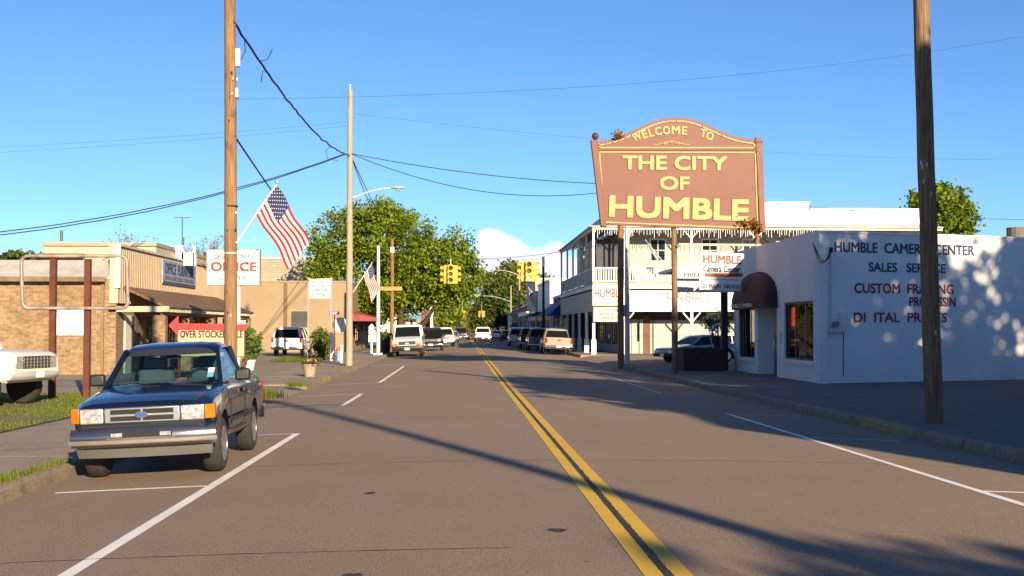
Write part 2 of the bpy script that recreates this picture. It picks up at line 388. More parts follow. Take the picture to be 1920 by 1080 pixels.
# cross street: flat aprons meeting the main road over a short ramp
def apron(name, side, y0, y1, m, far=60, w=2.6):
    e, o_ = (XL, X0s) if side < 0 else (XR, X1s)
    xs = [e+side*t for t in (0, .35, .7, w, w+.2, 12, far)] ; xs = xs if side > 0 else xs[::-1]
    def zf(x, y):
        t = min(1, max(0, abs(x-e)/.9)); return rz(e, y)+(gz(y)+.004-rz(e, y))*t+.002
    return strip(name, xs, zf, frange(y0, y1, 6), m)
apron('cross_street', 1, CR0, CR1, M_road)
apron('driveway', -1, 28.5, 38.5, M_conc, far=9.5)
# paved lots on both sides, one sheet each a few millimetres over the ground
def lot(name, x0, x1, y0, y1, m, dz=.004): return strip(name, [x0, x1], lambda x, y: gz(y)+dz, frange(y0, y1, 8), m)
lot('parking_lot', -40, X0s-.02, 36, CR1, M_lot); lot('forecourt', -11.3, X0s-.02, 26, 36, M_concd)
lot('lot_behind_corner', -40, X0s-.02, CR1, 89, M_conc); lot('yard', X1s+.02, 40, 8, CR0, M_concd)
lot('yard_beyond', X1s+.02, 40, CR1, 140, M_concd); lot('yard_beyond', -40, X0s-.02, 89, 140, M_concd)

# pavements: separate slabs with open joints, and kerb stones in front of them
def pavement(name, side, y0, y1, step, m, kerbm, yellow=()):
    root = tag(bpy.data.objects.new(name, None), kind='structure'); C.objects.link(root)
    kr = tag(bpy.data.objects.new('kerb', None), kind='structure'); C.objects.link(kr)
    e, o_ = (XL, X0s) if side < 0 else (XR, X1s)
    y = y0
    while y < y1-.2:
        b = min(y+step, y1); j = .012; t = random.uniform(-.004, .006)
        xa, xb = sorted((e+side*.2, o_+side*.06))
        z0, z1 = gz(y)+t+.012, gz(b)+t+.012
        if y < 95:
            xm = (xa+xb)/2
            for p, q in ((xa, xm-j/2), (xm+j/2, xb)):
                MB().hexa([(p, y+j, z0-.3), (q, y+j, z0-.3), (q, b, z1-.3), (p, b, z1-.3), (p, y+j, z0), (q, y+j, z0), (q, b, z1), (p, b, z1)]).build('paving_slab', m, root)
            zt0, zt1 = z0+random.uniform(.004, .012), z1+random.uniform(.004, .012); sgn = side
            p0, p1 = e+random.uniform(-.008, .008), e+side*.19
            k = MB()
            sec = lambda yy, zt: [(p0-side*.05, yy, zt-.45), (p0, yy, zt-.05), (p0+side*.02, yy, zt-.015), (p0+side*.06, yy, zt), (p1, yy, zt), (p1, yy, zt-.45)]
            k.loft([sec(y+j, zt0), sec(b-.004, zt1)])
            mm = kerbm
            for (ya, yb) in yellow:
                if ya <= (y+b)/2 <= yb: mm = M_kerby
            k.build('kerb_stone', mm, kr)
            y = b
        else:
            b = y1
            MB().hexa([(xa, y, z0-.3), (xb, y, z0-.3), (xb, b, z1-.3), (xa, b, z1-.3), (xa, y, z0), (xb, y, z0), (xb, b, z1), (xa, b, z1)]).build('paving_slab', m, root)
            p0, p1 = sorted((e, e+side*.19)); MB().box(p0, p1, y, b, z0-.45, z0+.008).build('kerb_stone', kerbm, kr)
            y = b
    return root
pavement('pavement', -1, -8, 28.5, 2.45, M_conc, M_kerb)
pavement('pavement', -1, 38.5, 330, 2.3, M_conc, M_kerb, ((43, 45), (54, 58), (78, 83)))
pavement('pavement', 1, -8, CR0, 2.4, M_concd, M_kerb, ((20, 22.5),))  # near right side: shade put into the darker slab colour
pavement('pavement', 1, CR1, 330, 2.4, M_conc, M_kerb, ((78, 90),))

# painted lines, cracks and patches lie on the road as its parts
def road_strip(name, pts, w, m, dz=.004, jag=0, n=1, par=None):
    P = []; A, B = Vector(pts[0]), Vector(pts[1]); k = max(1, int((B-A).length/n)); d = (B-A).normalized(); s_ = Vector((-d.y, d.x))
    mb = MB()
    for i in range(k+1):
        c = A.lerp(B, i/k)+s_*random.uniform(-jag, jag); ww = w*(1+random.uniform(-.35, .35)*(jag > 0))
        for q in (c-s_*ww/2, c, c+s_*ww/2): mb.v.append((q.x, q.y, rz(q.x, q.y)+dz))
    mb.f = [(3*i+j, 3*i+3+j, 3*i+4+j, 3*i+1+j) for i in range(k) for j in (0, 1)]
    me = bpy.data.meshes.new(name); me.from_pydata(mb.v, [], mb.f); me.materials.append(m); o = bpy.data.objects.new(name, me); C.objects.link(o); o.parent = par or road; return o
def V2(x, y): return Vector((x, y))
for sgn in (-1, 1):
    a = 3.0
    for y0, y1 in ((2.5, 76), (81, 230)): road_strip('yellow_centre_line', (V2(RC+sgn*.1, y0), V2(RC+sgn*.1, y1)), .135, M_yellow_line, n=1)
road_strip('tar_joint', (V2(RC, 2), V2(RC, 200)), .055, M_tar, .0075, .007, .09)
LX, RX = RC-RL, RC+RL
def bay(side, y0, y1, m=M_white_line, ends=(1, 1), w=.12):
    x = LX if side < 0 else RX; road_strip('parking_line', (V2(x, y0-.05), V2(x, y1+.05)), w, m, n=1)
    for yy, e in ((y0, ends[0]), (y1, ends[1])):
        if e: road_strip('parking_line', (V2(x+side*.06, yy), V2(x+side*e*1.75, yy)), .1, m, n=.3)
def gy(px, py, X):                    # distance along the road of a photo pixel known to be on the line X
    lo, hi = 3.0, 300.0
    for _ in range(50):
        mid = (lo+hi)/2; y = VY+(HC-rz(X, mid))*F/mid
        lo, hi = (mid, hi) if y > py else (lo, mid)
    return lo
Lm = LX
bay(-1, 3, gy(0, 907, LX), ends=(0, 1)); road_strip('parking_line', (V2(LX, gy(0, 907, LX)), V2(LX, gy(0, 811, LX))), .12, M_white_line)
road_strip('parking_line', (V2(LX-.06, gy(0, 811, LX)), V2(LX-1.7, gy(0, 811, LX))), .075, M_white_line, n=.3)
bay(-1, gy(0, 760, LX), gy(0, 738, LX), ends=(1, 1)); bay(-1, gy(0, 717, LX), gy(0, 686, LX), ends=(1, 0))
bay(1, gy(0, 925, RX)-6.3, gy(0, 925, RX), ends=(0, 1)); road_strip('parking_line', (V2(RX, gy(0, 925, RX)), V2(RX, gy(0, 777, RX))), .11, M_white_line)
for yy in (822, 777): road_strip('parking_line', (V2(RX+.06, gy(0, yy, RX)), V2(RX+1.6, gy(0, yy, RX))), .07, M_white_worn, n=.3)
bay(1, gy(0, 738, RX), gy(0, 704, RX), M_white_worn, ends=(1, 0), w=.09)
for y in (84, 92, 99, 107, 116): road_strip('parking_line', (V2(LX, y), V2(LX, y+3.2)), .11, M_white_worn)
road_strip('stop_line', (V2(LX-1.9, 62), V2(LX+2.5, 62.6)), .3, M_white_worn, n=.4)
road_strip('stop_line', (V2(LX-1.9, 58.5), V2(LX-.3, 58.7)), .12, M_white_worn, n=.4)
for y, x0, x1 in ((gy(0, 862, RC), -3.2, 6.8), (gy(0, 782, RC), -2.5, RC), (9.4, -4.2, .4), (31.5, -1, 6.5), (44, -4, 6)):
    road_strip('crack', (V2(x0, y), V2(x1, y+random.uniform(-.12, .12))), .016, M_tar, .005, .012, .12)
def patch(px, py, w, h):
    Y = gy(px, py, xat(px, HC*F/(py-VY))); x = xat(px, Y); mb = MB(); n = 12; ring = []
    for k in range(n): a = 2*PI*k/n; q = random.uniform(.6, 1.1); xx, yy = x+w*q*math.cos(a), Y+h*q*math.sin(a); ring.append((xx, yy, rz(xx, yy)+.005))
    me = bpy.data.meshes.new('tar_patch'); me.from_pydata(ring, [], [tuple(range(n))]); me.materials.append(M_tar); o = bpy.data.objects.new('tar_patch', me); C.objects.link(o); o.parent = road
for p in ((1045, 993, .09, .1), (665, 1073, .09, .07), (695, 922, .08, .1)): patch(*p)

# grass: tufts of blades, nobody could count them
M_grass = leafmat('grass', (.13, .175, .02), .45, .35); M_dirt = mat('bare_earth', (.2, .17, .06), .95, var=.4, scale=1.2, grain=20, gamt=.4, stain=(.1, .13, .025), stain_s=1.3)
def grass(name, label, fn, n, h, base=None):
    p = np.array([fn() for _ in range(n)]); P = np.repeat(p, 1, 0); m = len(P)
    ang = rng.random(m)*2*PI; hh = h*(.4+.8*rng.random(m)); w = .007+.008*rng.random(m); lean = hh*.5*rng.normal(size=m)
    dx, dy = np.cos(ang), np.sin(ang)
    q = np.stack([np.stack([P[:, 0]-dx*w, P[:, 1]-dy*w, P[:, 2]-.01], 1), np.stack([P[:, 0]+dx*w, P[:, 1]+dy*w, P[:, 2]-.01], 1),
                  np.stack([P[:, 0]-dy*lean, P[:, 1]+dx*lean, P[:, 2]+hh], 1)], 1).reshape(-1, 3)
    me = bpy.data.meshes.new(name); me.vertices.add(m*3); me.vertices.foreach_set('co', q.ravel()); me.loops.add(m*3); me.loops.foreach_set('vertex_index', np.arange(m*3))
    me.polygons.add(m); me.polygons.foreach_set('loop_start', np.arange(m)*3); me.update(calc_edges=True)
    at = me.attributes.new('tone', 'FLOAT', 'FACE'); at.data.foreach_set('value', rng.random(m)); me.materials.append(M_grass)
    o = bpy.data.objects.new(name, me); C.objects.link(o); tag(o, label, 'grass', kind='stuff'); return o
def verge(x, y): return -12.5 < x < -7.75+.0*y
strip('verge_soil', [-22, -7.75], lambda x, y: gz(y)+.009, frange(15, 33.5, 8), M_dirt)
def gp():
    while True:
        x, y = random.uniform(-20, -7.75), random.uniform(15, 33.5)
        u = math.sin(x*2.1+y*.7)+math.sin(y*1.3-x*.6)
        if random.random() < .5+.28*u: return x, y, gz(y)+.01
grass('grass', 'strip of short green grass in front of the rusty sign posts', gp, 70000, .06)
def kp():
    y = random.choice((random.uniform(9, 16), random.gauss(13.3, .9), random.gauss(22, .8))); return XL-.1-abs(random.gauss(0, .1)), y, gz(y)+.012
grass('kerb_grass', 'weeds growing along the kerb beside the dark pickup', kp, 1500, .09)
def tuft(px, py, sx, sy):
    Y = (HC-gz(30))*F/(py-VY); x = xat(px, Y); return lambda: (x+random.gauss(0, sx), Y+random.gauss(0, sy), gz(Y)+.01)
grass('weed_tuft', 'tuft of weeds on the pavement edge behind the pickup', tuft(497, 745, .22, .35), 420, .28)
grass('weed_tuft', 'small tuft of weeds at the driveway edge past the pickup', tuft(556, 722, .16, .3), 220, .2)
def cp(): y = random.uniform(64.5, 73); return random.uniform(-10.2, -7.75), y, gz(y)+.03
strip('corner_plot', [-10.3, -7.7], lambda x, y: gz(y)+.022, [64, 73.5], M_dirt)
grass('corner_grass', 'patch of green grass around the hydrant on the corner', cp, 5000, .16)

# ================================================================== BUILDINGS, LEFT
M_brick = brickmat('buff_brick', (.42, .27, .135), (.26, .15, .07), (.4, .33, .25), .24, .085, .016)
M_siding = mat('cream_ribbed_metal', (.48, .37, .25), .6, var=.06, scale=.8, grain=20, gamt=.06, bump=.05)
M_shingle = brickmat('brown_shingles', (.3, .175, .085), (.21, .12, .06), (.1, .06, .035), .3, .12, .02, .8)
M_tan = mat('tan_stucco', (.37, .28, .17), .85, var=.08, scale=.5, grain=25, gamt=.1, bump=.25, stain=(.3, .22, .14), stain_s=.4)
M_wbrick = brickmat('painted_white_brick', (.55, .48, .39), (.48, .42, .33), (.3, .25, .19), 1.4, .22, .03, .5, .12)
M_sheet = mat('grey_sheet_roof', (.5, .48, .43), .5, .2, var=.15, scale=1.2, grain=10, gamt=.1, stain=(.35, .3, .24))
M_aw_red = mat('red_awning', (.33, .07, .07), .8, var=.1); M_aw_blue = mat('blue_awning', (.02, .06, .3), .7, var=.15); M_aw_sky = mat('pale_blue_awning', (.2, .38, .55), .7, var=.1)
def win(mb_parent, x0, x1, z0, z1, y, frame, fw=.07, depth=.06, glass=None, mull=1, axis='y', out=-1, cross=0, name='window'):
    """window set on a wall: frame part with a glass pane and glazing bars as its own pieces"""
    def bx(a, b, c, d, p, q):   # a..b along the wall, c..d up, p..q out of it
        lo, hi = sorted((y+out*p, y+out*q))
        return (a, b, lo, hi, c, d) if axis == 'y' else (lo, hi, a, b, c, d)
    f = MB()
    for a in ((x0-fw, x0, z0-fw, z1+fw), (x1, x1+fw, z0-fw, z1+fw), (x0, x1, z1, z1+fw), (x0, x1, z0-fw, z0)): f.box(*bx(*a, 0, depth))
    w = f.build(name, frame, mb_parent)
    MB().box(*bx(x0, x1, z0, z1, -.02, .02)).build('pane', glass or M_glass, w)
    b = MB()
    for k in range(1, mull+1): c = x0+(x1-x0)*k/(mull+1); b.box(*bx(c-.025, c+.025, z0, z1, .021, .045))
    for k in range(1, cross+1): c = z0+(z1-z0)*k/(cross+1); b.box(*bx(x0, x1, c-.025, c+.025, .021, .041))
    if mull or cross: b.build('glazing_bar', frame, w)
    return w
BY, BX, BE = 47.5, -13.5, 67.0        # near end, street front and far end of the office shop
g0 = gz(BY)
of = thing('office_shop', 'buff brick single storey shop with cream ribbed parapet and brown shingled porch', 'building', (BX, BY, g0))
w = MB(); w.box(-30, BX, BY, BE, g0-.2, 3.55); w.build('wall', M_brick, of)
# ribbed parapet, real ribs
rb = MB(); pz0, pz1 = 2.6, 4.82; y = BY-.05
prof = []
while y < BE: prof += [(BX+.1, y), (BX+.1, y+.16), (BX+.135, y+.19), (BX+.135, y+.25), (BX+.1, y+.28)]; y += .28
rb.v = [(x, yy, z) for z in (pz0, pz1) for x, yy in prof]; n = len(prof); rb.f = [(i, i+1, n+i+1, n+i) for i in range(n-1)]
rb.build('ribbed_parapet', M_siding, of)
MB().box(BX-.25, BX+.09, BY-.06, BE, pz0, pz1).build('parapet_core', M_creamp, of)
MB().box(BX-.3, BX+.2, BY-.1, BE+.02, pz1, pz1+.09).build('parapet_coping', M_sheet, of)
MB().box(BX-.02, BX+.18, BY-.16, BY-.07, 3.2, pz1-.003).build('parapet_end', M_whitep, of)
# sheet roof slope over the near brick wall, gutter under it
MB().slab([(-30, BY-.35, 3.58), (BX-.32, BY-.35, 3.58), (BX-.32, BY+1.3, 4.35), (-30, BY+1.3, 4.35)], .06).build('roof', M_sheet, of)
MB().box(-30, BX-.32, BY-.42, BY-.36, 3.43, 3.62).build('gutter', mat('rusty_gutter', (.22, .15, .1), .8, var=.4, scale=2), of)
MB().box(BX-.55, BX-.45, BY-.11, BY-.02, g0, 3.45).build('wall_strip', mat('brown_pipe', (.27, .17, .1), .7), of)  # rainwater pipe near the shop corner
# raised roof block behind
MB().box(-18.7, -13.75, BY+7, BE-1, 3.5, 5.3).build('roof_block', M_creamp, of); MB().box(-18.8, -13.7, BY+6.9, BE-.9, 5.3, 5.46).build('coping', M_siding, of)
MB().box(-18.9, -16.9, BY+6.7, BY+6.98, 4.75, 4.95).build('rusty_flashing', mat('rust_sheet', (.3, .13, .06), .9, var=.5, scale=3), of)
MB().box(-14.6, -14.1, BY+6.96, BY+7.02, 4.7, 4.95).build('vent', M_dark, of)
for (px, py0, py1, w_) in ((318, 462, 482, .1), (324, 465, 484, .05), (364, 462, 482, .06), (336, 462, 482, .2), (352, 474, 482, .3)):
    p = on_y(px, py1, 58); MB().box(p.x-w_, p.x+w_, 58, 58+w_*2, p.z-.4, zat(py0, 58)).build('roof_unit', M_whitep, of)
# porch
P0, P1, PXE = BY+.1, BE, -11.5
ez, tz = 2.46, 3.28
pr = MB(); pr.slab([(PXE, P0, ez), (PXE, P1, ez), (BX+.14, P1-.9, tz), (BX+.14, P0+.5, tz)], .1); pr.build('porch_roof', M_shingle, of)
MB().hexa([(PXE, P0, ez-.1), (PXE-.02, P0+.03, ez-.1), (BX+.14, P0+.53, tz-.12), (BX+.14, P0+.5, tz-.12), (PXE, P0, ez), (PXE-.02, P0+.03, ez), (BX+.14, P0+.53, tz), (BX+.14, P0+.5, tz)]).build('porch_gable', M_shingle, of)
MB().box(BX-.3, PXE+.06, P0-.1, P0-.02, ez-.2, ez+.02).build('porch_fascia', M_creamp, of)
raf = MB().box(PXE-.18, PXE+.12, P0+.3, P0+.4, ez-.2, ez-.1).build('rafter_end', M_creamp, of)
for k in range(1, 32): piece(raf, (0, k*.6, 0), of)
MB().box(PXE-.35, PXE-.22, P0+.1, P1-.2, ez-.32, ez-.12).build('porch_beam', M_shingle, of)
for yy in (P0+.1, P0+4.6, P0+9.3, P0+14, P1-.6): MB().box(-12.15, -11.65, yy, yy+.42, gz(yy), ez-.33).build('brick_column', M_brick, of)
for yy in (P0+.52, P0+4.2, P0+5.02, P0+8.9, P0+9.72, P0+13.6): MB().prism([(-11.95, yy, 2.1), (-11.95, yy+.36, 2.1), (-11.95, yy+.2, 1.6)], (.12, 0, 0)).build('bracket', M_brick, of)
MB().box(BX+.002, BX+.05, P0+2.2, P0+3.3, g0, 2.1).build('door', M_glass, of); MB().box(BX+.002, BX+.06, P0+1.0, P0+1.9, g0, 2.15).build('door', flat('white_door', (.6, .58, .52), .6), of)
for yy in (4.6, 8.2, 11.8, 15.2): win(of, P0+yy, P0+yy+2.2, .75, 2.0, BX, M_shingle, axis='x', out=1)
win(of, xat(103, BY), xat(156, BY), zat(626, BY), zat(584, BY), BY, M_whitep, .05, glass=flat('white_blind', (.75, .74, .72), .6), mull=0, cross=1)
MB().slab([on_y(427, 600, 56)+Vector((0, 0, 0)), on_y(461, 600, 56), on_y(461, 613, 56), on_y(427, 613, 56)][::-1], .05).build('small_notice', mat('grey_board', (.42, .45, .48), .6), of)
# banner on the parapet
bn = thing('shop_banner', 'blue grey office furniture banner on the cream ribbed parapet', 'sign', (BX+.16, 54, 3.6))
y0b, y1b = 54.0, 60.6
MB().box(BX+.145, BX+.2, y0b, y1b, 3.62, 4.68).build('panel', mat('banner_blue', (.3, .39, .53), .7, var=.2, scale=2), bn)
MB().box(BX+.2, BX+.206, y0b+.05, y1b-.05, 3.64, 3.72).build('stripe', M_navy, bn)
letters('OFFICE  FURNITURE', M_navy, bn, (BX+.2, y0b+.35, 4.08), UY, UZ, 5.8, .48, .02)
letters('NEW & USED DESKS CHAIRS FILES', flat('brick_red_print', (.35, .13, .12)), bn, (BX+.2, y0b+.35, 3.8), UY, UZ, 5.8, .17, .01)
# television aerial and pipes on the roof
M_plast_d = flat('dull_metal', (.12, .12, .125), .6)
a = thing('aerial', 'thin tee shaped aerial mast on the office shop roof', 'aerial', on_y(342, 470, 60)); p = on_y(342, 470, 60); q = on_y(342, 408, 60)
MB().tube([p-UZ*1.0, q], .03, 6).build('mast', M_plast_d, a); MB().bar(q-UX*.42, q+UX*.36, .04).build('crossbar', M_plast_d, a)
MB().bar(p-UZ*.6, on_y(343, 445, 60), .11).build('mast_foot', M_plast_d, a)
p = on_y(115, 456, 55); q = on_y(115.5, 432, 55); a = thing('vent_pipe', 'grey vent pipe standing on the left end of the shop roof', 'pipe', p-UZ*.6)
MB().tube([p-UZ*.9, q], .07, 8).build('pipe', M_plast_d, a); MB().tube([p-UZ*.06, p+UZ*.06], .12, 8).build('collar', M_galv, a)

# tan stucco building, white brick one behind it
TY = 89.0; tx0, tx1 = xat(440, TY), -8.35; tg = gz(TY)
tb = thing('tan_building', 'plain tan stucco side wall with a dark window behind the white suv', 'building', (tx1, TY, tg))
MB().box(tx0-9, tx1, TY, TY+19, tg-.2, zat(530, TY)).build('wall', M_tan, tb)
MB().box(tx0-9, tx1+.04, TY-.04, TY+19, zat(530, TY), zat(527, TY)).build('coping', M_tan, tb)
p = xat(536, TY); MB().box(p-.12, p+.09, TY-.16, TY-.004, zat(612, TY), zat(531, TY)).build('wall_strip', mat('brown_strip', (.2, .13, .06), .8), tb)  # dark brown upright strip on the tan wall
win(tb, xat(546, TY), xat(577, TY), zat(614, TY), zat(584, TY), TY, mat('tan_frame', (.4, .3, .18)), .08, .05, glass=mat('boarded_dark', (.06, .06, .065), .7), mull=0)
MB().slab([(tx1, TY+.3, 2.75), (tx1+2.0, TY+.3, 2.35), (tx1+2.0, TY+9, 2.35), (tx1, TY+9, 2.75+.2)], .06).build('awning', M_aw_red, tb)
for k in range(12): MB().box(tx1+1.96, tx1+2.0, TY+.35+k*.7, TY+.35+k*.7+.5, 2.1, 2.29).build('valance_scallop', M_aw_red, tb)
MB().prism([(tx1, TY+.3, 2.72), (tx1+2.0, TY+.3, 2.29), (tx1+2.0, TY+.3, 2.1), (tx1, TY+.3, 2.1)], (0, .04, 0)).build('awning_side', M_aw_red, tb)
win(tb, TY+1, TY+4, .6, 2.3, tx1, M_shingle, axis='x', out=1); win(tb, TY+5, TY+8, .6, 2.3, tx1, M_shingle, axis='x', out=1)
WY = 109.0
wb = thing('white_brick_block', 'taller pale painted brick wall rising behind the tan building', 'building', (xat(430, WY), WY, tg))
MB().box(xat(300, WY), xat(597, WY), WY, WY+16, tg-.2, zat(486, WY)).build('wall', M_wbrick, wb); MB().box(xat(300, WY), xat(598, WY), WY-.1, WY+16, zat(486, WY), zat(483, WY)).build('coping', M_sheet, wb)
# further left along the street
fb = thing('white_shopfront', 'white shopfront with a pale blue awning beyond the big oak', 'building', (-6, 150, -.18))
MB().box(-14, -5.7, 150, 168, -.4, 4.6).build('wall', M_whitep, fb); MB().box(-14, -5.6, 149.9, 168, 4.6, 4.8).build('coping', M_creamp, fb)
MB().box(-7.0, -6.4, 149.8, 149.98, -.2, 4.2).build('pilaster', M_creamp, fb)
MB().slab([(-7.6, 148.6, 2.7), (-5.0, 148.6, 2.7), (-5.3, 149.95, 3.65), (-7.3, 149.95, 3.65)], .05).build('awning', M_aw_sky, fb)
win(fb, -7.5, -6.2, .3, 2.3, 150, mat('red_trim', (.3, .06, .04)), .1, .05)
fb = thing('red_brick_block', 'red brick two storey block far down the left pavement', 'building', (-6, 185, -.18))
M_rb = brickmat('red_brick', (.3, .1, .06), (.22, .07, .045), (.3, .22, .18)); MB().box(-16, -5.7, 185, 215, -.4, 7.0).build('wall', M_rb, fb); MB().box(-16, -5.6, 184.9, 215, 7.0, 7.3).build('coping', M_creamp, fb)
for k in range(3): win(fb, 188+k*8, 190+k*8, 4.2, 5.8, -5.7, M_creamp, axis='x', out=1)
MB().slab([(-5.7, 186, 3.0), (-4.6, 186, 2.6), (-4.6, 213, 2.6), (-5.7, 213, 3.0)], .05).build('awning', M_aw_red, fb)
fb = thing('cream_block', 'cream low shop row farthest along the left pavement', 'building', (-6, 225, -.18))
MB().box(-16, -5.7, 225, 262, -.4, 4.5).build('wall', M_creamp, fb); MB().box(-16, -5.6, 224.9, 262, 4.5, 4.7).build('coping', M_whitep, fb)
for k in range(4): win(fb, 228+k*8, 232+k*8, .6, 2.4, -5.7, M_whitep, axis='x', out=1)

# ================================================================== BUILDINGS, RIGHT
M_bluew = mat('white_painted_wall', (.66, .665, .65), .8, var=.07, scale=.6, grain=22, gamt=.12, bump=.3, stain=(.56, .55, .53), stain_s=.5)
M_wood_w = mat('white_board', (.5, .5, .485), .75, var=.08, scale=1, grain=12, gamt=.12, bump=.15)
# --- camera shop: street front at x = 11.7, side wall skewed towards the sun
cx, cy0, cy1, ch = 11.7, 38.8, 51.2, 4.77
cg = gz(40)
sh = thing('camera_shop', 'white painted corner shop with maroon barrel awning and lettered side wall', 'building', (cx, cy0, cg))
u = Vector((7.7, 2.6, 0)).normalized(); nrm = Vector((u.y, -u.x, 0)); c0 = Vector((cx, cy0, 0))
def front(y0, y1, z0, z1, out=0, th=.25): return MB().box(cx-out, cx-out+th, y0, y1, z0, z1)
ops = [(39.55, 43.2, .52, 2.55), (44.2, 47.1, cg, 2.48), (47.6, 50.4, .42, 2.48)]   # window, doorway, window
fm = MB(); ys = [cy0]+[v for o_ in ops for v in o_[:2]]+[cy1]
for k in range(0, len(ys), 2): fm.box(cx, cx+.25, ys[k], ys[k+1], cg-.3, ch+.15*(k/6))
for (a, b, z0, z1) in ops:
    if z0 > cg+.1: fm.box(cx, cx+.25, a, b, cg-.3, z0)
    fm.box(cx, cx+.25, a, b, z1, ch+.1)
fm.build('front_wall', M_bluew, sh)
L = 26
MB().hexa([c0+UZ*(cg-.3), c0+u*L+UZ*(cg-.3), c0+u*L-nrm*.25+UZ*(cg-.3), c0-nrm*.25+UX*.0+UZ*(cg-.3), c0+UZ*ch, c0+u*L+UZ*ch, c0+u*L-nrm*.25+UZ*ch, c0-nrm*.25+UZ*ch]).build('side_wall', M_bluew, sh)
MB().hexa([c0+u*-.03+nrm*.04+UZ*ch, c0+u*L+nrm*.04+UZ*ch, c0+u*L-nrm*.3+UZ*ch, c0-nrm*.3+UZ*ch]+[v+UZ*.07 for v in (c0+u*-.03+nrm*.04+UZ*ch, c0+u*L+nrm*.04+UZ*ch, c0+u*L-nrm*.3+UZ*ch, c0-nrm*.3+UZ*ch)]).build('coping', M_whitep, sh)
MB().prism([(cx+.2, cy0+.5, 4.35), tuple(c0+u*L-nrm*.2+UZ*4.35), (cx+L*.9, cy1+12, 4.35), (cx+.2, cy1, 4.35)], (0, 0, .1)).build('roof', mat('flat_roof', (.25, .24, .23), .9), sh)
MB().box(cx+.01, cx+14, cy1-.25, cy1, cg-.3, ch+.1).build('rear_wall', M_bluew, sh)
p = c0+u*5.6-nrm*4; MB().prism([p+UZ*4.3, p+u*20+UZ*4.3, p+u*20+UZ*5.15, p+UZ*5.15], -nrm*.3).build('rear_parapet', mat('grey_stucco', (.36, .33, .28), .9, var=.2, scale=2), sh)
p = on_y(1905, 445, 46); MB().tube([p-UZ*.5, on_y(1905, 427, 46)], .36, 14).build('roof_vent', mat('vent_wood', (.2, .16, .12), .8), sh)
M_shopin = mat('shop_interior', (.16, .13, .1), .9)
M_shopglass = clear_glass('shop_glass', (.45, .5, .5))
M_fr = flat('dark_frame', (.03, .03, .035), .5)
for i, (a, b, z0, z1) in enumerate(ops):
    if i == 1: continue
    f = MB()
    for bx_ in ((a, a+.07, z0, z1), (b-.07, b, z0, z1), (a+.07, b-.07, z1-.08, z1), (a+.07, b-.07, z0, z0+.07)): f.box(cx+.07, cx+.15, *bx_)
    wn_ = f.build('window', M_fr, sh); MB().box(cx+.1, cx+.115, a+.07, b-.07, z0+.07, z1-.08).build('pane', M_shopglass, wn_)
    m_ = MB()
    for k in (1, 2): c = a+(b-a)*k/3; m_.box(cx+.09, cx+.14, c-.05, c+.05, z0+.071, z1-.081)
    m_.build('glazing_bar', M_fr, wn_)
    MB().box(cx-.06, cx-.004, a-.05, b+.05, z0-.16, z0-.06).build('sill', M_bluew, sh)
    MB().box(cx+1.6, cx+1.7, a+.35, b+.5, cg, 3).build('display_back', M_shopin, sh)
MB().box(cx+.3, cx+1.0, 41.7, 42.5, .5, .95).build('display_box', flat('white_card', (.6, .6, .58)), sh)
MB().box(cx+.35, cx+.9, 48.3, 49.8, .5, 1.0).build('display_box', flat('tan_card', (.4, .25, .14)), sh)
sg = MB().box(cx+.16, cx+.2, 42.45, 42.75, 1.7, 2.35).build('lit_sign', emit('red_neon', (1, .06, .03), 1.4), sh)
# recessed doorway
MB().box(cx+.25, cx+1.2, 47.101, 47.16, cg-.1, 2.5).build('door_jamb', M_bluew, sh); MB().box(cx+.25, cx+1.2, 44.14, 44.199, cg-.1, 2.5).build('door_jamb', M_bluew, sh)
d_ = MB().box(cx+.26, cx+.32, 44.2, 45.6, cg, 2.45).build('door', M_fr, sh); MB().box(cx+.2, cx+.26, 45.4, 45.46, .9, 1.2).build('handle', M_chrome, d_)
MB().box(cx+.9, cx+1.1, 45.4, 47.1, cg, 2.48).build('entrance_panel', M_bluew, sh)
for yy in (45.9, 46.4, 46.8): MB().box(cx+.86, cx+.899, yy-.02, yy+.02, cg, 2.4).build('batten', M_bluew, sh)
MB().box(cx-.05, cx-.004, 43.55, 43.75, 1.1, 1.5).build('intercom', M_galv, sh)
# quarter-round maroon awning over the door and left window
aw = MB(); A0, A1, Az, Ao = 44.0, 50.2, 2.6, .6; secs = []
for k in range(13):
    t = k/12*PI; yy = (A0+A1)/2-(A1-A0)/2*math.cos(t); hgt = 1.25*math.sin(t)**.75
    secs.append([(cx-.01, yy, Az+hgt)]+[(cx-.01-Ao*math.sin(j/6*PI/2)*(math.sin(t)**.5 if math.sin(t) > 0 else 0), yy, Az+hgt*math.cos(j/6*PI/2)) for j in range(1, 7)])
n = 7; aw.v = [p for q in secs for p in q]; aw.f = [(i*n+j, i*n+j+1, (i+1)*n+j+1, (i+1)*n+j) for i in range(12) for j in range(n-1)]
awo = aw.build('awning', mat('maroon_canvas', (.055, .012, .016), .8, var=.15, scale=3), sh, smooth=50)
vl = MB(); edge = [q[-1] for q in secs]; vl.v = [p for q in edge for p in (q, (q[0], q[1], q[2]-.22))]; vl.f = [(2*i, 2*i+1, 2*i+3, 2*i+2) for i in range(12)]
vlo = vl.build('valance', MC['maroon_canvas'], awo)
letters('HUMBLE CAMERA', flat('awning_print', (.7, .66, .6)), awo, (cx-Ao-.035, 49.2, Az-.16), -UY, UZ, 3.9, .15, .0, .02)
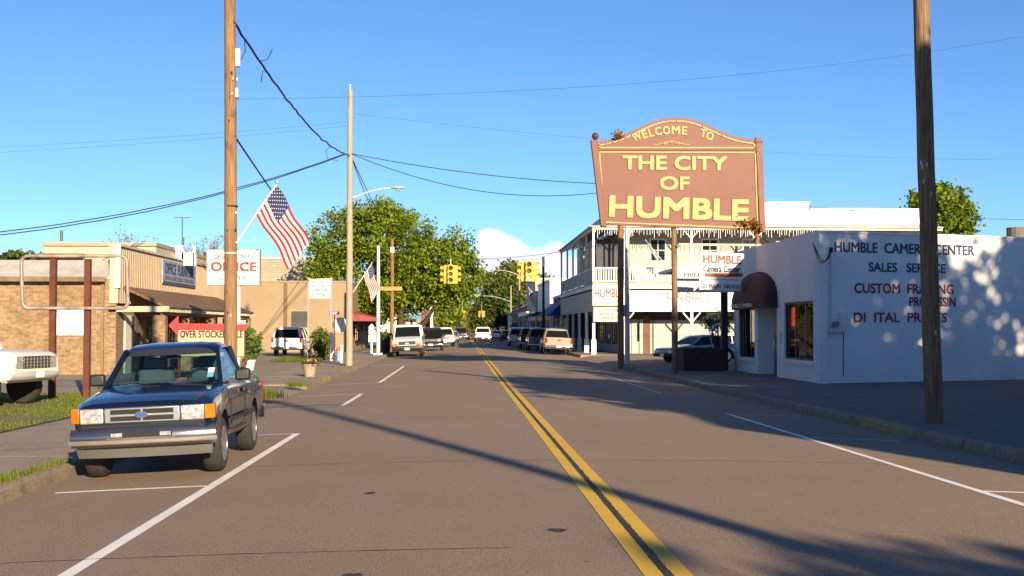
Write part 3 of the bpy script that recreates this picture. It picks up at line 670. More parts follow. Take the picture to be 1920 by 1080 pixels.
# painted wall lettering
def on_wall(px, py):
    d = ray(px, py); o_ = Vector((0, 0, HC)); t = (c0-o_).dot(nrm)/d.dot(nrm); return o_+d*t
def wall_text(s_, m, x0, y1, x1, y0, bold=.025, **k):
    a = on_wall(x0, y1); b = on_wall(x1, y1); h = on_wall(x0, y0).z-a.z; letters(s_, m, sh, a, u, UZ, (b-a).length, h, bold, .012, **k)
wall_text('HUMBLE  CAMERA  CENTER', M_navy, 1565, 472, 1826, 453)
wall_text('SALES   SERVICE', M_navy, 1629, 509, 1772, 492); wall_text('CUSTOM  FRAMING', M_maroonp, 1602, 549, 1787, 531)
wall_text('PROCESSIN', M_maroonp, 1705, 574, 1791, 557); wall_text('DI  ITAL  PRINTS', M_maroonp, 1601, 604, 1775, 586)
# meter boxes, conduit and cable loops on the side wall
def wbox(px0, py0, px1, py1, th, name, m):
    a, b = on_wall(px0, py1), on_wall(px1, py1); h = on_wall(px0, py0).z-a.z
    return MB().prism([a+nrm*.003, b+nrm*.003, b+nrm*.003+UZ*h, a+nrm*.003+UZ*h], nrm*th).build(name, m, sh)
mb_ = wbox(1549, 597, 1570, 623, .16, 'meter_box', M_galv); p = on_wall(1559, 608)+nrm*.16
md = MB(); md.tube([p, p+nrm*.12], .11, 14).build('dial', flat('meter_glass', (.25, .27, .3), .15), mb_)
wbox(1571, 585, 1585, 622, .12, 'fuse_box', mat('box_paint', (.58, .6, .6), .6)); a = on_wall(1557, 598)+nrm*.04; b = on_wall(1557, 472)+nrm*.04
MB().tube([a, b], .022, 8).build('conduit', M_galv, sh); MB().tube([b-UZ*.03, b+UZ*.14], .06, 8).build('weatherhead', M_dark, sh)
for k in range(3):
    q = [b+UZ*.08, b+nrm*.2-u*(.25+.1*k)-UZ*(.45+.1*k), b+nrm*.2-u*(.5+.08*k)-UZ*.5, b+nrm*.15-u*(.6+.05*k)-UZ*.1, b-u*.7+UZ*.28]
    pts = [Vector(np.array(sum(((math.comb(4, i)*(t**i)*((1-t)**(4-i)))*q[i] for i in range(5)), Vector()))) for t in [j/10 for j in range(11)]]
    MB().tube(pts, .012, 5).build('cable_loop', M_wire, sh)
MB().tube([on_wall(1581, 622)+nrm*.02, on_wall(1581, 706)+nrm*.02], .012, 6).build('earth_wire', M_fr, sh)

# --- porch beam over the pavement at the shop's far end, with its dark column
pb = thing('sidewalk_arcade', 'white beam and black column over the pavement beside the camera shop', 'arcade', (9.3, cy1+.3, gz(cy1)))
bx0, bz0, bz1 = 9.25, zat(548, cy1+.3), zat(499, cy1+.3)
MB().box(bx0, cx+.3, cy1+.05, cy1+.3, bz0, bz1).build('beam', M_bluew, pb); MB().box(11.18, 11.45, cy1+.06, cy1+.29, gz(cy1), bz0).build('column', M_black, pb)
letters('PIPELINE', M_navy, pb, on_y(1283, 519, cy1+.05), UX, UZ, 1.25, .17, .02)
MB().box(bx0, cx+.3, cy1+.31, cy1+5, bz1-.15, bz1-.02).build('slab', M_whitep, pb)
# low dark planter wall and step under it
pl = thing('brick_planter', 'low dark brick planter box beside the camera shop entrance', 'planter', (10.2, 50.6, gz(50)))
x0, x1 = xat(1276, 51), 11.15
for a in ((x0, x1, 50.3, 50.5), (x0, x1, 52.4, 52.6), (x0, x0+.2, 50.5, 52.4), (x1-.2, x1, 50.5, 52.4)): MB().box(*a, gz(50), zat(653, 51)).build('wall', M_rb if False else mat('dark_brick', (.07, .04, .035), .9, var=.3, scale=6), pl)
MB().box(x0+.2, x1-.2, 50.5, 52.4, gz(50), zat(653, 51)-.1).build('soil', M_dirt, pl)

# --- white two storey corner building with galleries
QX, QY, QX1, QY1 = 8.85, 81.0, 33.0, 108.0; qg = gz(QY)
gb = thing('gallery_building', 'white two storey corner building with upper gallery and posts', 'building', (QX, QY, qg))
fl, rl, rf = zat(533, QY), zat(501, QY), zat(429, QY)         # gallery floor, rail, eave
IX, IY = QX+2.2, QY+2.6                                        # walls behind the galleries
bz0, bz1 = zat(584, QY), zat(547, QY)
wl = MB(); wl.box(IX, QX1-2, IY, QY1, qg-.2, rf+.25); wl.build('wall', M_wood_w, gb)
MB().box(IX+.3, 24.6, IY+.5, QY1-2, rf+.26, zat(378, IY+.5)).build('parapet', M_whitep, gb); MB().box(24.61, xat(1757, IY), IY+.5, QY1-2, rf+.26, zat(390, IY)).build('parapet', M_whitep, gb)
MB().box(IX+.2, 24.7, IY+.4, QY1-1.9, zat(378, IY)+.02, zat(374, IY)).build('parapet_cap', M_whitep, gb); MB().box(24.71, xat(1760, IY), IY+.4, QY1-1.9, zat(390, IY)+.02, zat(386, IY)).build('parapet_cap', M_whitep, gb)
for a in ((QX, QX1, QY, QY+.16), (QX, QX+.16, QY+.161, QY1)): MB().box(*a, rf, rf+.22).build('eave_fascia', M_whitep, gb)
MB().slab([(QX-.2, QY-.2, rf+.23), (QX1, QY-.2, rf+.23), (QX1, IY, rf+.62), (IX, IY, rf+.62)], .06).build('gallery_roof', M_sheet, gb)
MB().slab([(QX-.2, QY1, rf+.23), (QX-.2, QY-.2, rf+.23), (IX, IY, rf+.62), (IX, QY1, rf+.62)], .06).build('gallery_roof', M_sheet, gb)
for a in ((QX+.02, QX1-.1, QY+.02, IY-.01), (QX+.02, IX-.01, IY-.009, QY1-.1)): MB().box(*a, fl-.02, fl+.14).build('gallery_floor', M_creamp, gb)
for a in ((QX, QX1, QY, QY+.14), (QX, QX+.14, QY+.141, QY1)): MB().box(*a, fl-.28, fl-.03).build('floor_fascia', M_whitep, gb)
MB().box(QX+.05, QX1-.2, QY+.05, QY+.12, bz0, bz1+.1).build('sign_band', M_whitep, gb); MB().box(QX+.05, QX+.12, QY+.121, QY1, bz0, bz1+.1).build('sign_band', M_creamp, gb)
# posts below and above
px_front = [QX+.09, xat(1173, QY), xat(1298, QY), xat(1420, QY), xat(1545, QY)]; py_side = [QY+5.2, QY+10.4, QY+15.6, QY+20.8, QY1-.2]
spots = [(x, QY+.2) for x in px_front]+[(QX+.12, y) for y in py_side]
for (x, y) in spots:
    MB().box(x-.09, x+.09, y-.09, y+.09, qg, bz0-.002).build('post', M_whitep, gb); MB().box(x-.16, x+.16, y-.15, y+.15, qg, qg+1.0).build('post_base', M_whitep, gb)
    MB().box(x-.07, x+.07, y-.07, y+.07, fl+.141, rf-.002).build('upper_post', M_whitep, gb)
for x in px_front[1:]:
    for s_ in (-1, 1):
        MB().bar((x, QY+.2, bz0-.75), (x+s_*.6, QY+.2, bz0-.06), .09).build('bracket', M_whitep, gb); MB().bar((x, QY+.2, rf-.6), (x+s_*.5, QY+.2, rf-.05), .07).build('bracket', M_whitep, gb)
# railings with turned balusters
for k in range(len(px_front)-1):
    a, b = px_front[k]+.08, px_front[k+1]-.08
    if a > 24: continue
    r_ = MB().box(a, b, QY+.12, QY+.22, rl-.06, rl+.02).build('railing', M_whitep, gb); MB().box(a, b, QY+.13, QY+.21, fl+.2, fl+.27).build('lower_rail', M_whitep, r_)
    n = int((b-a)/.17); s0 = MB().box(a+.06, a+.13, QY+.14, QY+.19, fl+.271, rl-.061).build('baluster', M_whitep, r_)
    for j in range(1, n): piece(s0, (j*(b-a-.1)/n, 0, 0), r_)
pys = [QY+.2]+py_side
for k in range(len(pys)-1):
    a, b = pys[k]+.08, pys[k+1]-.08
    r_ = MB().box(QX+.07, QX+.17, a, b, rl-.06, rl+.02).build('railing', M_whitep, gb); MB().box(QX+.08, QX+.16, a, b, fl+.2, rl-.062).build('panel', M_wood_w, r_)
for y0_, y1_ in ((QY+3, QY+8), (QY+9, QY+14)): MB().box(QX+.3, QX+.36, y0_, y1_, fl+.9, rf-.5).build('blind', flat('yellow_blind', (.75, .58, .3), .8), gb)
# hanging icicle lights along the eave
ic = MB(); x = QX+.2
while x < 26:
    l = random.uniform(.15, .6); ic.box(x, x+.025, QY+.06, QY+.09, rf-l, rf-.002); x += random.uniform(.1, .22)
ic.build('icicle_lights', flat('icicle_white', (.7, .7, .72)), gb)['kind'] = 'stuff'
# upper and lower openings
for (a, b, c, d, mu, cr) in ((1221, 1247, 488, 449, 1, 1), (1318, 1345, 488, 449, 1, 1), (1395, 1420, 488, 449, 1, 1)):
    win(gb, xat(a, IY), xat(b, IY), zat(c, IY), zat(d, IY), IY, M_whitep, .12, .06, mull=mu, cross=cr)
for k in range(4): a = xat(1118, IY)+k*.62; MB().box(a, a+.5, IY-.05, IY-.002, fl+.2, rf-.5).build('shutter', mat('slate_shutter', (.06, .065, .075), .7), gb)
MB().box(IX-.02, xat(1166, IY), IY-.06, IY-.004, qg, bz0+.3).build('doorway', M_dark, gb)
for k in range(3): a = IX+.3+k*1.0; MB().box(a, a+.06, IY-.1, IY-.061, qg, bz0).build('door_mullion', M_fr, gb)
d_ = MB().box(xat(1184, IY), xat(1205, IY), IY-.08, IY-.004, qg, zat(599, IY)).build('door', M_wood_w, gb); MB().box(xat(1194, IY), xat(1199, IY), IY-.1, IY-.081, zat(640, IY), zat(606, IY)).build('pane', M_glass, d_)
MB().box(xat(1206, IY), xat(1219, IY), IY-.06, IY-.003, qg, zat(594, IY)).build('open_doorway', mat('warm_wood', (.18, .08, .035), .7), gb)
MB().box(xat(1163, IY), xat(1375, IY), IY-.04, IY-.002, zat(600, IY), bz0+.3).build('painted_shade_band', mat('shade_brown', (.05, .04, .035), .8), gb)  # flat dark band painting the shade below the sign band
for (a, b) in ((1328, 1346),): win(gb, xat(a, IY), xat(b, IY), zat(622, IY), zat(589, IY), IY-.045, M_whitep, .08, .05, glass=glassy('blue_pane', (.05, .09, .25), .1), mull=0, cross=1)
for k in range(6): y_ = IY+1.5+k*4; win(gb, y_, y_+2.6, .5, 2.6, IX, M_fr, axis='x', out=-1); win(gb, y_+.6, y_+1.8, fl+.8, rf-.6, IX, M_fr, axis='x', out=-1)
p0_ = on_y(1252, 566, QY-.01)
letters('ANTIQUES', flat('faded_print', (.2, .18, .24)), gb, on_y(1276, 570, QY+.04), UX, UZ, 2.2, .42, .01)
letters('LEGACY', flat('faded_red_print', (.4, .1, .1)), gb, on_y(1251, 561, QY+.04), UX, UZ, 2.6, .55, .0)
# cafe signs hung at the corner
def board(name, label, px0, py0, px1, py1, Y, m, th=.08, frame=None, fw=.05, group=None):
    a, b = on_y(px0, py1, Y), on_y(px1, py0, Y); t = thing(name, label, 'sign', ((a.x+b.x)/2, Y, a.z), group=group)
    MB().box(a.x, b.x, Y, Y+th, a.z, b.z).build('panel', m, t, bevel=.01)
    if frame:
        f = MB()
        for q in ((a.x-fw, a.x-.001, a.z-fw, b.z+fw), (b.x+.001, b.x+fw, a.z-fw, b.z+fw), (a.x, b.x, b.z+.001, b.z+fw), (a.x, b.x, a.z-fw, a.z-.001)): f.box(q[0], q[1], Y-.03, Y+th+.02, q[2], q[3])
        f.build('frame', frame, t)
    def txt(s_, m_, x0, y1, x1, y0, bold=.0, **k): A = on_y(x0, y1, Y-.004); B = on_y(x1, y0, Y-.004); letters(s_, m_, t, A, UX, UZ, B.x-A.x, B.z-A.z, bold, .0, **k)
    t['_'] = 0; del t['_']; return t, txt
M_signw = mat('white_sign_face', (.78, .76, .72), .5, var=.05, scale=2, grain=20, gamt=.05, bump=0)
t, tx = board('cafe_sign', 'white humble city cafe board at the corner of the gallery building', 1112, 539, 1172, 572, QY-.16, M_signw, .1, M_creamp)
tx('HUMBLE', M_maroonp, 1115, 558, 1168, 542, .02); tx('CITY CAFE', M_navy, 1123, 568, 1160, 561, .0)
t, tx = board('cafe_marquee', 'small changeable letter board under the cafe sign', 1114, 577, 1171, 602, QY-.16, mat('marquee_face', (.66, .62, .55), .6), .1, M_creamp)
for s_, y_ in (('NOW OPEN', 584), ('NEW HOURS CAFE', 591), ('7 AM BURGERS', 598)): tx(s_, M_black, 1122, y_+1, 1166, y_-4.5, .02)
# --- buildings further along the right
def shop(name, label, y0, y1, x, h, m, trim, depth=14):
    t = thing(name, label, 'building', (x, y0, -.18)); MB().box(x, x+depth, y0, y1, -.4, h).build('wall', m, t); MB().box(x-.1, x+depth, y0-.1, y1, h, h+.22).build('coping', trim, t)
    n = max(1, int((y1-y0)/5))
    for k in range(n): win(t, y0+1+k*5, y0+4+k*5, .4, 2.4, x, M_fr, axis='x', out=-1)
    return t
t = shop('blue_awning_shop', 'dark low shop with deep blue awning after the gallery building', 109, 126, 9.6, 4.6, mat('dark_brown_brick', (.14, .1, .085), .9), M_sheet)
MB().slab([(9.6, 125, 4.1), (9.6, 110, 4.1), (7.85, 110, 2.75), (7.85, 125, 2.75)], .06).build('awning', M_aw_blue, t); MB().prism([(9.6, 110, 4.05), (9.6, 110, 2.75), (7.85, 110, 2.68)], (0, .05, 0)).build('awning_side', M_aw_blue, t)
t = shop('cream_gabled_shop', 'cream upright shopfront beyond the blue awning', 150, 170, 9.2, 7.6, M_creamp, M_sheet)
t = shop('white_shop', 'white narrow shopfront with dark canopy down the right pavement', 128, 148, 9.4, 6.6, M_whitep, M_sheet)
MB().box(7.2, 9.3, 129, 147, 3.0, 3.3).build('canopy', mat('dark_canopy', (.05, .055, .06), .6), t); MB().box(6.9, 7.19, 128.9, 147, 2.9, 3.35).build('canopy_fascia', M_whitep, t)
for k in range(4): MB().box(7.3, 7.45, 129.5+k*5.5, 129.65+k*5.5, -.2, 2.99).build('post', M_whitep, t)
t = shop('far_grey_row', 'grey low row of shops farthest along the right pavement', 172, 230, 9.2, 4.6, mat('grey_block', (.3, .29, .28), .9), M_sheet)
p = on_y(1003, 560, 215); t = thing('steeple', 'slender white church steeple rising behind the right hand shops', 'steeple', (p.x, 215, -.2))
MB().box(p.x-1.1, p.x+1.1, 214, 216.2, -.4, zat(556, 215)).build('tower', M_whitep, t)
q = zat(556, 215); MB().lathe([(1.15, q), (.5, q+2.4), (.02, zat(517, 215))], (p.x, 215, 0), 8).build('spire', M_whitep, t)

# ================================================================== VEHICLES
# local frame: nose towards -y, wheels on z = 0, origin under the middle of the vehicle
M_tyre = mat('tyre_rubber', (.028, .027, .026), .85, var=.2, scale=8, grain=30, gamt=.2, bump=.3)
M_rim = flat('alloy', (.5, .5, .48), .3, .9); M_amber = flat('amber_lens', (.75, .2, .01), .15, spec=.8); M_redl = flat('red_lens', (.35, .012, .012), .15, spec=.8)
M_lamp = mat('lamp_lens', (.55, .55, .53), .12, .6, var=.35, scale=22, gamt=0, bump=.5, grain=40, spec=.9); M_plast = mat('dark_plastic', (.018, .018, .02), .5, var=.1, bump=.05); M_plate = flat('plate', (.75, .75, .72), .4)
M_cg = glassy('car_glass', (.008, .01, .012), .03); M_cg.node_tree.nodes['Principled BSDF'].inputs['Specular IOR Level'].default_value = .1; M_trim = flat('bright_trim', (.6, .6, .58), .25, .9)
def paint(name, rgb, metal=.0): return mat(name, rgb, .22, metal, var=.05, scale=2, gamt=0, bump=0, coat=.8)
def section(y, w, zs, zt, crown=.02, ti=.07):
    h = zt-zs
    half = [(0, zs), (w-.1, zs), (w-.03, zs+.06), (w-.005, zs+.3*h), (w, zs+.55*h), (w-.02, zt-.13), (w-.04, zt-.06), (w-ti-.03, zt-.012), (w-ti-.14, zt+crown*.4), (w*.45, zt+crown*.85), (0, zt+crown)]
    return [(x, y, z) for x, z in half]+[(-x, y, z) for x, z in half[-2:0:-1]]
def prof(tab, y):
    for (a, va), (b, vb) in zip(tab, tab[1:]):
        if y <= b: return va+(vb-va)*(0 if b == a else max(0, (y-a)/(b-a)))
    return tab[-1][1]
def cut(o, cutters):
    for c in cutters:
        m = o.modifiers.new('cut', 'BOOLEAN'); m.object = c; m.operation = 'DIFFERENCE'; m.solver = 'EXACT'
    bpy.context.view_layer.update()
    me = bpy.data.meshes.new_from_object(o.evaluated_get(bpy.context.evaluated_depsgraph_get()))
    o.modifiers.clear(); me.name = o.name; o.data = me; me.polygons.foreach_set('use_smooth', [True]*len(me.polygons)); me.set_sharp_from_angle(angle=R(32))
    for c in cutters: bpy.data.objects.remove(c)
def wheel(parent, x, y, r, tw, rimm=None, detail=20, side=1):
    rr = r*.62
    t_ = MB().lathe([(rr, -tw/2+.01), (r-.05, -tw/2), (r-.012, -tw/2+.03), (r, -tw*.25), (r, tw*.25), (r-.012, tw/2-.03), (r-.05, tw/2), (rr, tw/2-.01)], (0, 0, 0), detail, 'x')
    wo = t_.build('wheel', M_tyre, parent, smooth=35, world=False); wo.location = (x, y, r)
    h = side*tw/2
    rm = MB().lathe([(rr+.004, h-side*.005), (rr*.96, h-side*.0), (rr*.88, h-side*.05), (rr*.5, h-side*.045), (rr*.3, h-side*.0), (rr*.24, h+side*.015), (.01, h+side*.018)], (0, 0, 0), detail, 'x')
    ro = rm.build('rim', rimm or M_rim, wo, smooth=30, world=False)
    if detail >= 20:
        sl_ = MB()
        for k in range(8): a = k*PI/4; sl_.tube([(h-side*.052, rr*.7*math.cos(a), rr*.7*math.sin(a)), (h-side*.036, rr*.7*math.cos(a), rr*.7*math.sin(a))], rr*.13, 8)
        sl_.build('rim_holes', M_dark, wo, world=False)
    return wo
def vehicle(name, label, cat, sp, body_m, group=None):
    L_, W_ = sp['L'], sp['W']; w = W_/2; fa = sp['fo']; ra = fa+sp['wb']; r = sp['r']; h2 = L_/2; hi = sp.get('hi', 0)
    root = thing(name, label, cat, group=group)
    top = sp['top']; zs = sp.get('zs', .34); stations = sorted(set([0, .05, .14, .3, L_-.2, L_-.07, L_]+[a for a, _ in top]+[fa-.55, fa, fa+.55, ra-.55, ra, ra+.55]))
    secs = []
    for y in stations:
        pinch = (.1 if y == 0 else .04 if y == .05 else .015 if y == .14 else .03 if y == L_ else .01 if y == L_-.07 else 0)*sp.get('pinch', 1)
        fl_ = .012 if min(abs(y-fa), abs(y-ra)) < .01 else 0
        zb = zs+(.12 if y < .06 or y > L_-.08 else .05 if y < .2 else 0)
        secs.append(section(y-h2, w-pinch+fl_-.012, zb, prof(top, y)-(.03 if y == 0 else 0), .025, sp.get('ti', .07)))
    body = MB().loft(secs).build('body', body_m, root, smooth=32, world=False)
    cs = []
    for ax in (fa, ra):
        cs.append(MB().tube([(-w-.2, ax-h2, r+.02), (w+.2, ax-h2, r+.02)], r*1.2, 28).build('cutter', None))
    if 'bed' in sp:
        b0, b1 = sp['bed']; cs.append(MB().box(-w+.13, w-.13, b0-h2, b1-h2, .62, 2).build('cutter', None))
    cut(body, cs)
    MB().box(-w+.22, w-.22, fa-.45-h2, ra+.45-h2, zs-.02, .62).build('chassis', M_dark, root, world=False)
    for ax in (fa, ra):
        for s_ in (-1, 1): wheel(root, s_*(w-sp.get('tw', .22)/2-.02), ax-h2, r, sp.get('tw', .22), sp.get('rim'), 28 if hi else 18, s_)
    # greenhouse
    bf, tf, tr, br = [v-h2 for v in sp['cab']]; zb = sp['belt']; zr = sp['roof']; wb_, wt = w-.09, sp.get('wr', w-.26)
    zbf, zbr = zb+sp.get('bf', 0), zb+sp.get('brz', 0)
    B = {('f', s_): Vector((s_*wb_, bf, zbf)) for s_ in (-1, 1)}; B.update({('r', s_): Vector((s_*wb_, br, zbr)) for s_ in (-1, 1)})
    T = {('f', s_): Vector((s_*wt, tf, zr-.05)) for s_ in (-1, 1)}; T.update({('r', s_): Vector((s_*wt, tr, zr-.05)) for s_ in (-1, 1)})
    pw = sp.get('pw', .085)
    rs = []
    for y_, dw, dz in ((tf-.06, .06, -.035), (tf+.02, .005, .0), (tf+.25, 0, .035), ((tf+tr)/2, 0, .045), (tr-.25, 0, .035), (tr-.02, .005, .0), (tr+.06, .05, -.035)):
        ww = wt+.03-dw; z1 = zr+dz-.045; rs.append([(ww, y_, z1-.045), (ww-.01, y_, z1-.01), (ww-.09, y_, z1+.03), (ww*.5, y_, z1+.048), (-ww*.5, y_, z1+.048), (-ww+.09, y_, z1+.03), (-ww+.01, y_, z1-.01), (-ww, y_, z1-.045)])
    MB().loft(rs).build('roof', body_m, root, smooth=40, world=False)
    for s_ in (-1, 1):
        PL = [(B['f', s_]+Vector((-s_*.02, .0, -.06)), T['f', s_], pw*.8, pw), (B['r', s_]+Vector((-s_*.02, 0, -.06)), T['r', s_], pw, pw*1.3)]
        for fr in sp.get('pillars', ()): PL.append((B['f', s_].lerp(B['r', s_], fr)-UZ*.05, T['f', s_].lerp(T['r', s_], fr), pw*.8, pw))
        for q in PL: MB().bar(*q).build('pillar', body_m, root, world=False, bevel=.012)
    gm = M_clear if hi else M_cg
    def pane(nm, a, b, c, d, e=.012, parent=root):
        ctr = (a+b+c+d)/4; q = [v.lerp(ctr, .015) for v in (a, b, c, d)]; return MB().slab(q, e).build(nm, gm, parent, world=False)
    pane('windshield', B['f', -1]-UZ*.02, B['f', 1]-UZ*.02, T['f', 1]-UZ*.03, T['f', -1]-UZ*.03)
    pane('rear_window', B['r', 1], B['r', -1], T['r', -1]-UZ*.03, T['r', 1]-UZ*.03)
    fr = [0]+list(sp.get('pillars', ()))+[1]
    for s_ in (-1, 1):
        for a, b in zip(fr, fr[1:]):
            q = [B['f', s_].lerp(B['r', s_], a), B['f', s_].lerp(B['r', s_], b), T['f', s_].lerp(T['r', s_], b), T['f', s_].lerp(T['r', s_], a)]
            pane('side_window', *(q if s_ > 0 else q[::-1]))
    if not hi: MB().box(-wt+.1, wt-.1, bf+.45, br-.25, zb-.1, zb+.12).build('interior', M_dark, root, world=False)
    # doors: shut lines and handles
    for s_ in (-1, 1):
        for (d0, d1) in sp.get('doors', ()):
            x = s_*(w-.004); d = MB()
            e_ = .012; y0_, y1_, z0_, z1_ = d0-h2, d1-h2, zs+.1, zb-.1
            d.prism([(x, y0_, z1_), (x, y0_, z0_), (x, y1_, z0_), (x, y1_, z1_), (x, y1_-e_, z1_), (x, y1_-e_, z0_+e_), (x, y0_+e_, z0_+e_), (x, y0_+e_, z1_)], (-s_*.012, 0, 0))
            do = d.build('door', M_dark, root, world=False); MB().box(min(x-s_*.02, x+s_*.025), max(x-s_*.02, x+s_*.025), d1-h2-.24, d1-h2-.08, zb-.17, zb-.12).build('handle', M_plast, do, world=False)
        mx = s_*(w+.1); my = bf+sp.get('mirror', .38)
        if sp.get('mirrors', 1):
            m_ = MB().box(mx-.1, mx+.1, my-.05, my+.05, zb-.0, zb+.16).build('mirror', M_plast, root, world=False, bevel=.03); MB().box(min(mx, s_*(wb_)), max(mx, s_*wb_), my-.02, my+.02, zb-.03, zb+.04).build('mirror_arm', M_plast, m_, world=False)
    # ends
    f0 = -h2; b0 = h2
    def bumper(y, sg, z0, z1, m, nm, ww=w, bow=.09):
        rows = []
        for k in range(13):
            t = -1+k/6; yy = y+sg*(bow*(abs(t)**3)); x = t*ww; dz = (z1-z0)
            rows.append([(x, yy-sg*.0, z0), (x, yy-sg*.05, z0+.06*dz/.2), (x, yy-sg*.06, z0+.5*dz), (x, yy-sg*.05, z1-.05*dz/.2), (x, yy, z1), (x, yy+sg*.1, z1), (x, yy+sg*.1, z0)])
        return MB().loft(rows).build(nm, m, root, smooth=35, world=False)
    bumper(f0-.03, 1, sp.get('fb0', .4), sp.get('fb1', .6), sp.get('fbm', M_plast), 'bumper'); bumper(b0+.03, -1, sp.get('rb0', .42), sp.get('rb1', .6), sp.get('rbm', M_plast), 'bumper')
    gz0, gz1, gw = sp['grille']; 
    g_ = MB().box(-gw, gw, f0-.015, f0+.04, gz0, gz1).build('grille', sp.get('gm', M_plast), root, world=False, bevel=.01)
    for k in range(sp.get('gbars', 2)): zz = gz0+(gz1-gz0)*(k+1)/(sp.get('gbars', 2)+1); MB().box(-gw+.03, gw-.03, f0-.03, f0-.016, zz-.012, zz+.012).build('grille_bar', sp.get('gbm', M_trim), g_, world=False)
    hw = sp.get('hw', w-.05)
    for s_ in (-1, 1):
        x0, x1 = sorted((s_*(gw+.015), s_*(hw-.13))); MB().box(x0, x1, f0-.012, f0+.08, gz0+sp.get('hz', 0), gz1).build('headlight', M_lamp, root, world=False, bevel=.015)
        if sp.get('amber', 'side') == 'side':
            x0, x1 = s_*(hw-.122), s_*(hw-.012)
            MB().prism([(x0, f0-.008, gz0+.01), (x1, f0+.05, gz0+.01), (x1, f0+.16, gz0+.01), (x0, f0+.16, gz0+.01)], (0, 0, gz1-gz0-.012)).build('turn_signal', M_amber, root, world=False, bevel=.008)
        elif sp['amber'] == 'below': x0, x1 = sorted((s_*(gw+.015), s_*(hw-.04))); MB().box(x0, x1, f0-.02, f0+.06, gz0-.06, gz0+sp.get('hz', 0)-.01).build('turn_signal', M_amber, root, world=False, bevel=.01)
        tz0, tz1, tw_ = sp.get('tail', (.75, 1.05, .16)); x0, x1 = sorted((s_*(w-.02), s_*(w-.02-tw_))); MB().box(x0, x1, b0-.07, b0+.012, tz0, tz1).build('tail_light', M_redl, root, world=False, bevel=.012)
    MB().box(-.16, .16, b0+.085, b0+.098, sp.get('pz', .47), sp.get('pz', .47)+.15).build('license_plate', M_plate, root, world=False)
    if sp.get('fplate', 1): MB().box(-.16, .16, f0-.105, f0-.092, sp.get('fb0', .4)+.03, sp.get('fb0', .4)+.17).build('license_plate', M_plate, root, world=False)
    if 'bed' in sp or sp.get('gate'):
        z1 = sp['top'][-1][1]; MB().box(-w+.24, w-.24, b0-.005, b0+.014, .68, z1-.04).build('tailgate', body_m, root, world=False, bevel=.01); MB().box(-.12, .12, b0+.015, b0+.028, z1-.22, z1-.13).build('gate_handle', M_plast, root, world=False)
    root['_w'] = w; del root['_w']; return root
def park(o, X, Y, deg=0, zf=None):
    zf = zf or rz; a = R(deg); e = .8
    n = Vector((-(zf(X+e, Y)-zf(X-e, Y))/(2*e), -(zf(X, Y+e)-zf(X, Y-e))/(2*e), 1)).normalized()
    q = Vector((0, 0, 1)).rotation_difference(n) @ Matrix.Rotation(a, 3, 'Z').to_quaternion()
    o.location = (X, Y, zf(X, Y)+.002); o.rotation_euler = q.to_euler(); return o
G = lambda x, y: gz(y)+.006
RANGER = dict(L=4.66, W=1.71, fo=.77, wb=2.74, r=.345, tw=.24, zs=.36, hi=1, top=[(0, .9), (.05, .93), (.3, .99), (1.2, 1.09), (1.3, 1.1), (3.05, 1.11), (4.66, 1.1)],
    bed=(3.08, 4.58), cab=(1.2, 1.86, 2.78, 2.98), belt=1.1, roof=1.6, wr=.6, fb0=.42, fb1=.645, fbm=M_chrome, rbm=M_chrome, rb0=.42, rb1=.6, grille=(.705, .885, .44), gm=M_trim, gbars=0, hw=.86, doors=((1.35, 2.62),), tail=(.68, 1.0, .13), fplate=0, mirror=.5, pw=.07)
M_navyp = paint('midnight_blue_paint', (.005, .01, .028)); M_bump = flat('worn_chrome', (.3, .29, .29), .22, .95)
RANGER['fbm'] = M_bump
pk = vehicle('pickup_truck', 'dark blue pickup with chrome bumper parked at the left kerb in the foreground', 'pickup', RANGER, M_navyp)
f0 = -RANGER['L']/2
# grille: bright surround, dark openings, oval badge
gr = [c for c in pk.children if c.name.startswith('grille')][0]
for z0, z1 in ((.728, .783), (.808, .863)): MB().box(-.37, .37, f0-.024, f0-.0165, z0, z1).build('grille_opening', M_dark, gr, world=False)
MB().box(-.012, .012, f0-.03, f0-.0245, .728, .863).build('grille_bar', M_trim, gr, world=False)
bd = MB().lathe([(.001, 0), (1, 0), (1, .02), (.001, .02)], n=24, axis='y'); bd.v = [(x*.08, f0-.035-y, .796+z*.038) for x, y, z in bd.v]; bd.build('badge_rim', M_chrome, pk, world=False)
bd = MB().lathe([(.001, 0), (1, 0), (1, .006), (.001, .006)], n=24, axis='y'); bd.v = [(x*.072, f0-.056-y, .796+z*.031) for x, y, z in bd.v]; bd.build('badge', flat('badge_blue', (.05, .12, .35), .3), pk, world=False)
# bumper: slot with fog lamps, rub strip, valance below
MB().box(-.36, .36, f0-.098, f0-.07, .535, .6).build('bumper_slot', M_dark, pk, world=False)
for s_ in (-1, 1): MB().box(min(s_*.22, s_*.35), max(s_*.22, s_*.35), f0-.104, f0-.09, .545, .59).build('fog_lamp', M_lamp, pk, world=False)
MB().box(-.4, .4, f0-.1, f0-.07, .515, .533).build('bumper_lip', M_chrome, pk, world=False)
rows = []
for k in range(13):
    t = -1+k/6; rows.append([(t*.8, f0+.0+.1*abs(t)**3-.04, .4), (t*.79, f0+.03+.1*abs(t)**3, .29), (t*.79, f0+.08+.1*abs(t)**3, .29), (t*.8, f0+.06+.1*abs(t)**3, .4)])
MB().loft(rows).build('valance', mat('grey_valance', (.16, .16, .155), .6), pk, smooth=40, world=False)
rows = []
for k in range(13):
    t = -1+k/6; y_ = f0-.03+.09*abs(t)**3; rows.append([(t*.875, y_-.062, .455), (t*.875, y_-.075, .47), (t*.875, y_-.075, .5), (t*.875, y_-.062, .512)])
MB().loft(rows).build('rub_strip', mat('grey_strip', (.22, .2, .2), .5), pk, smooth=40, world=False)
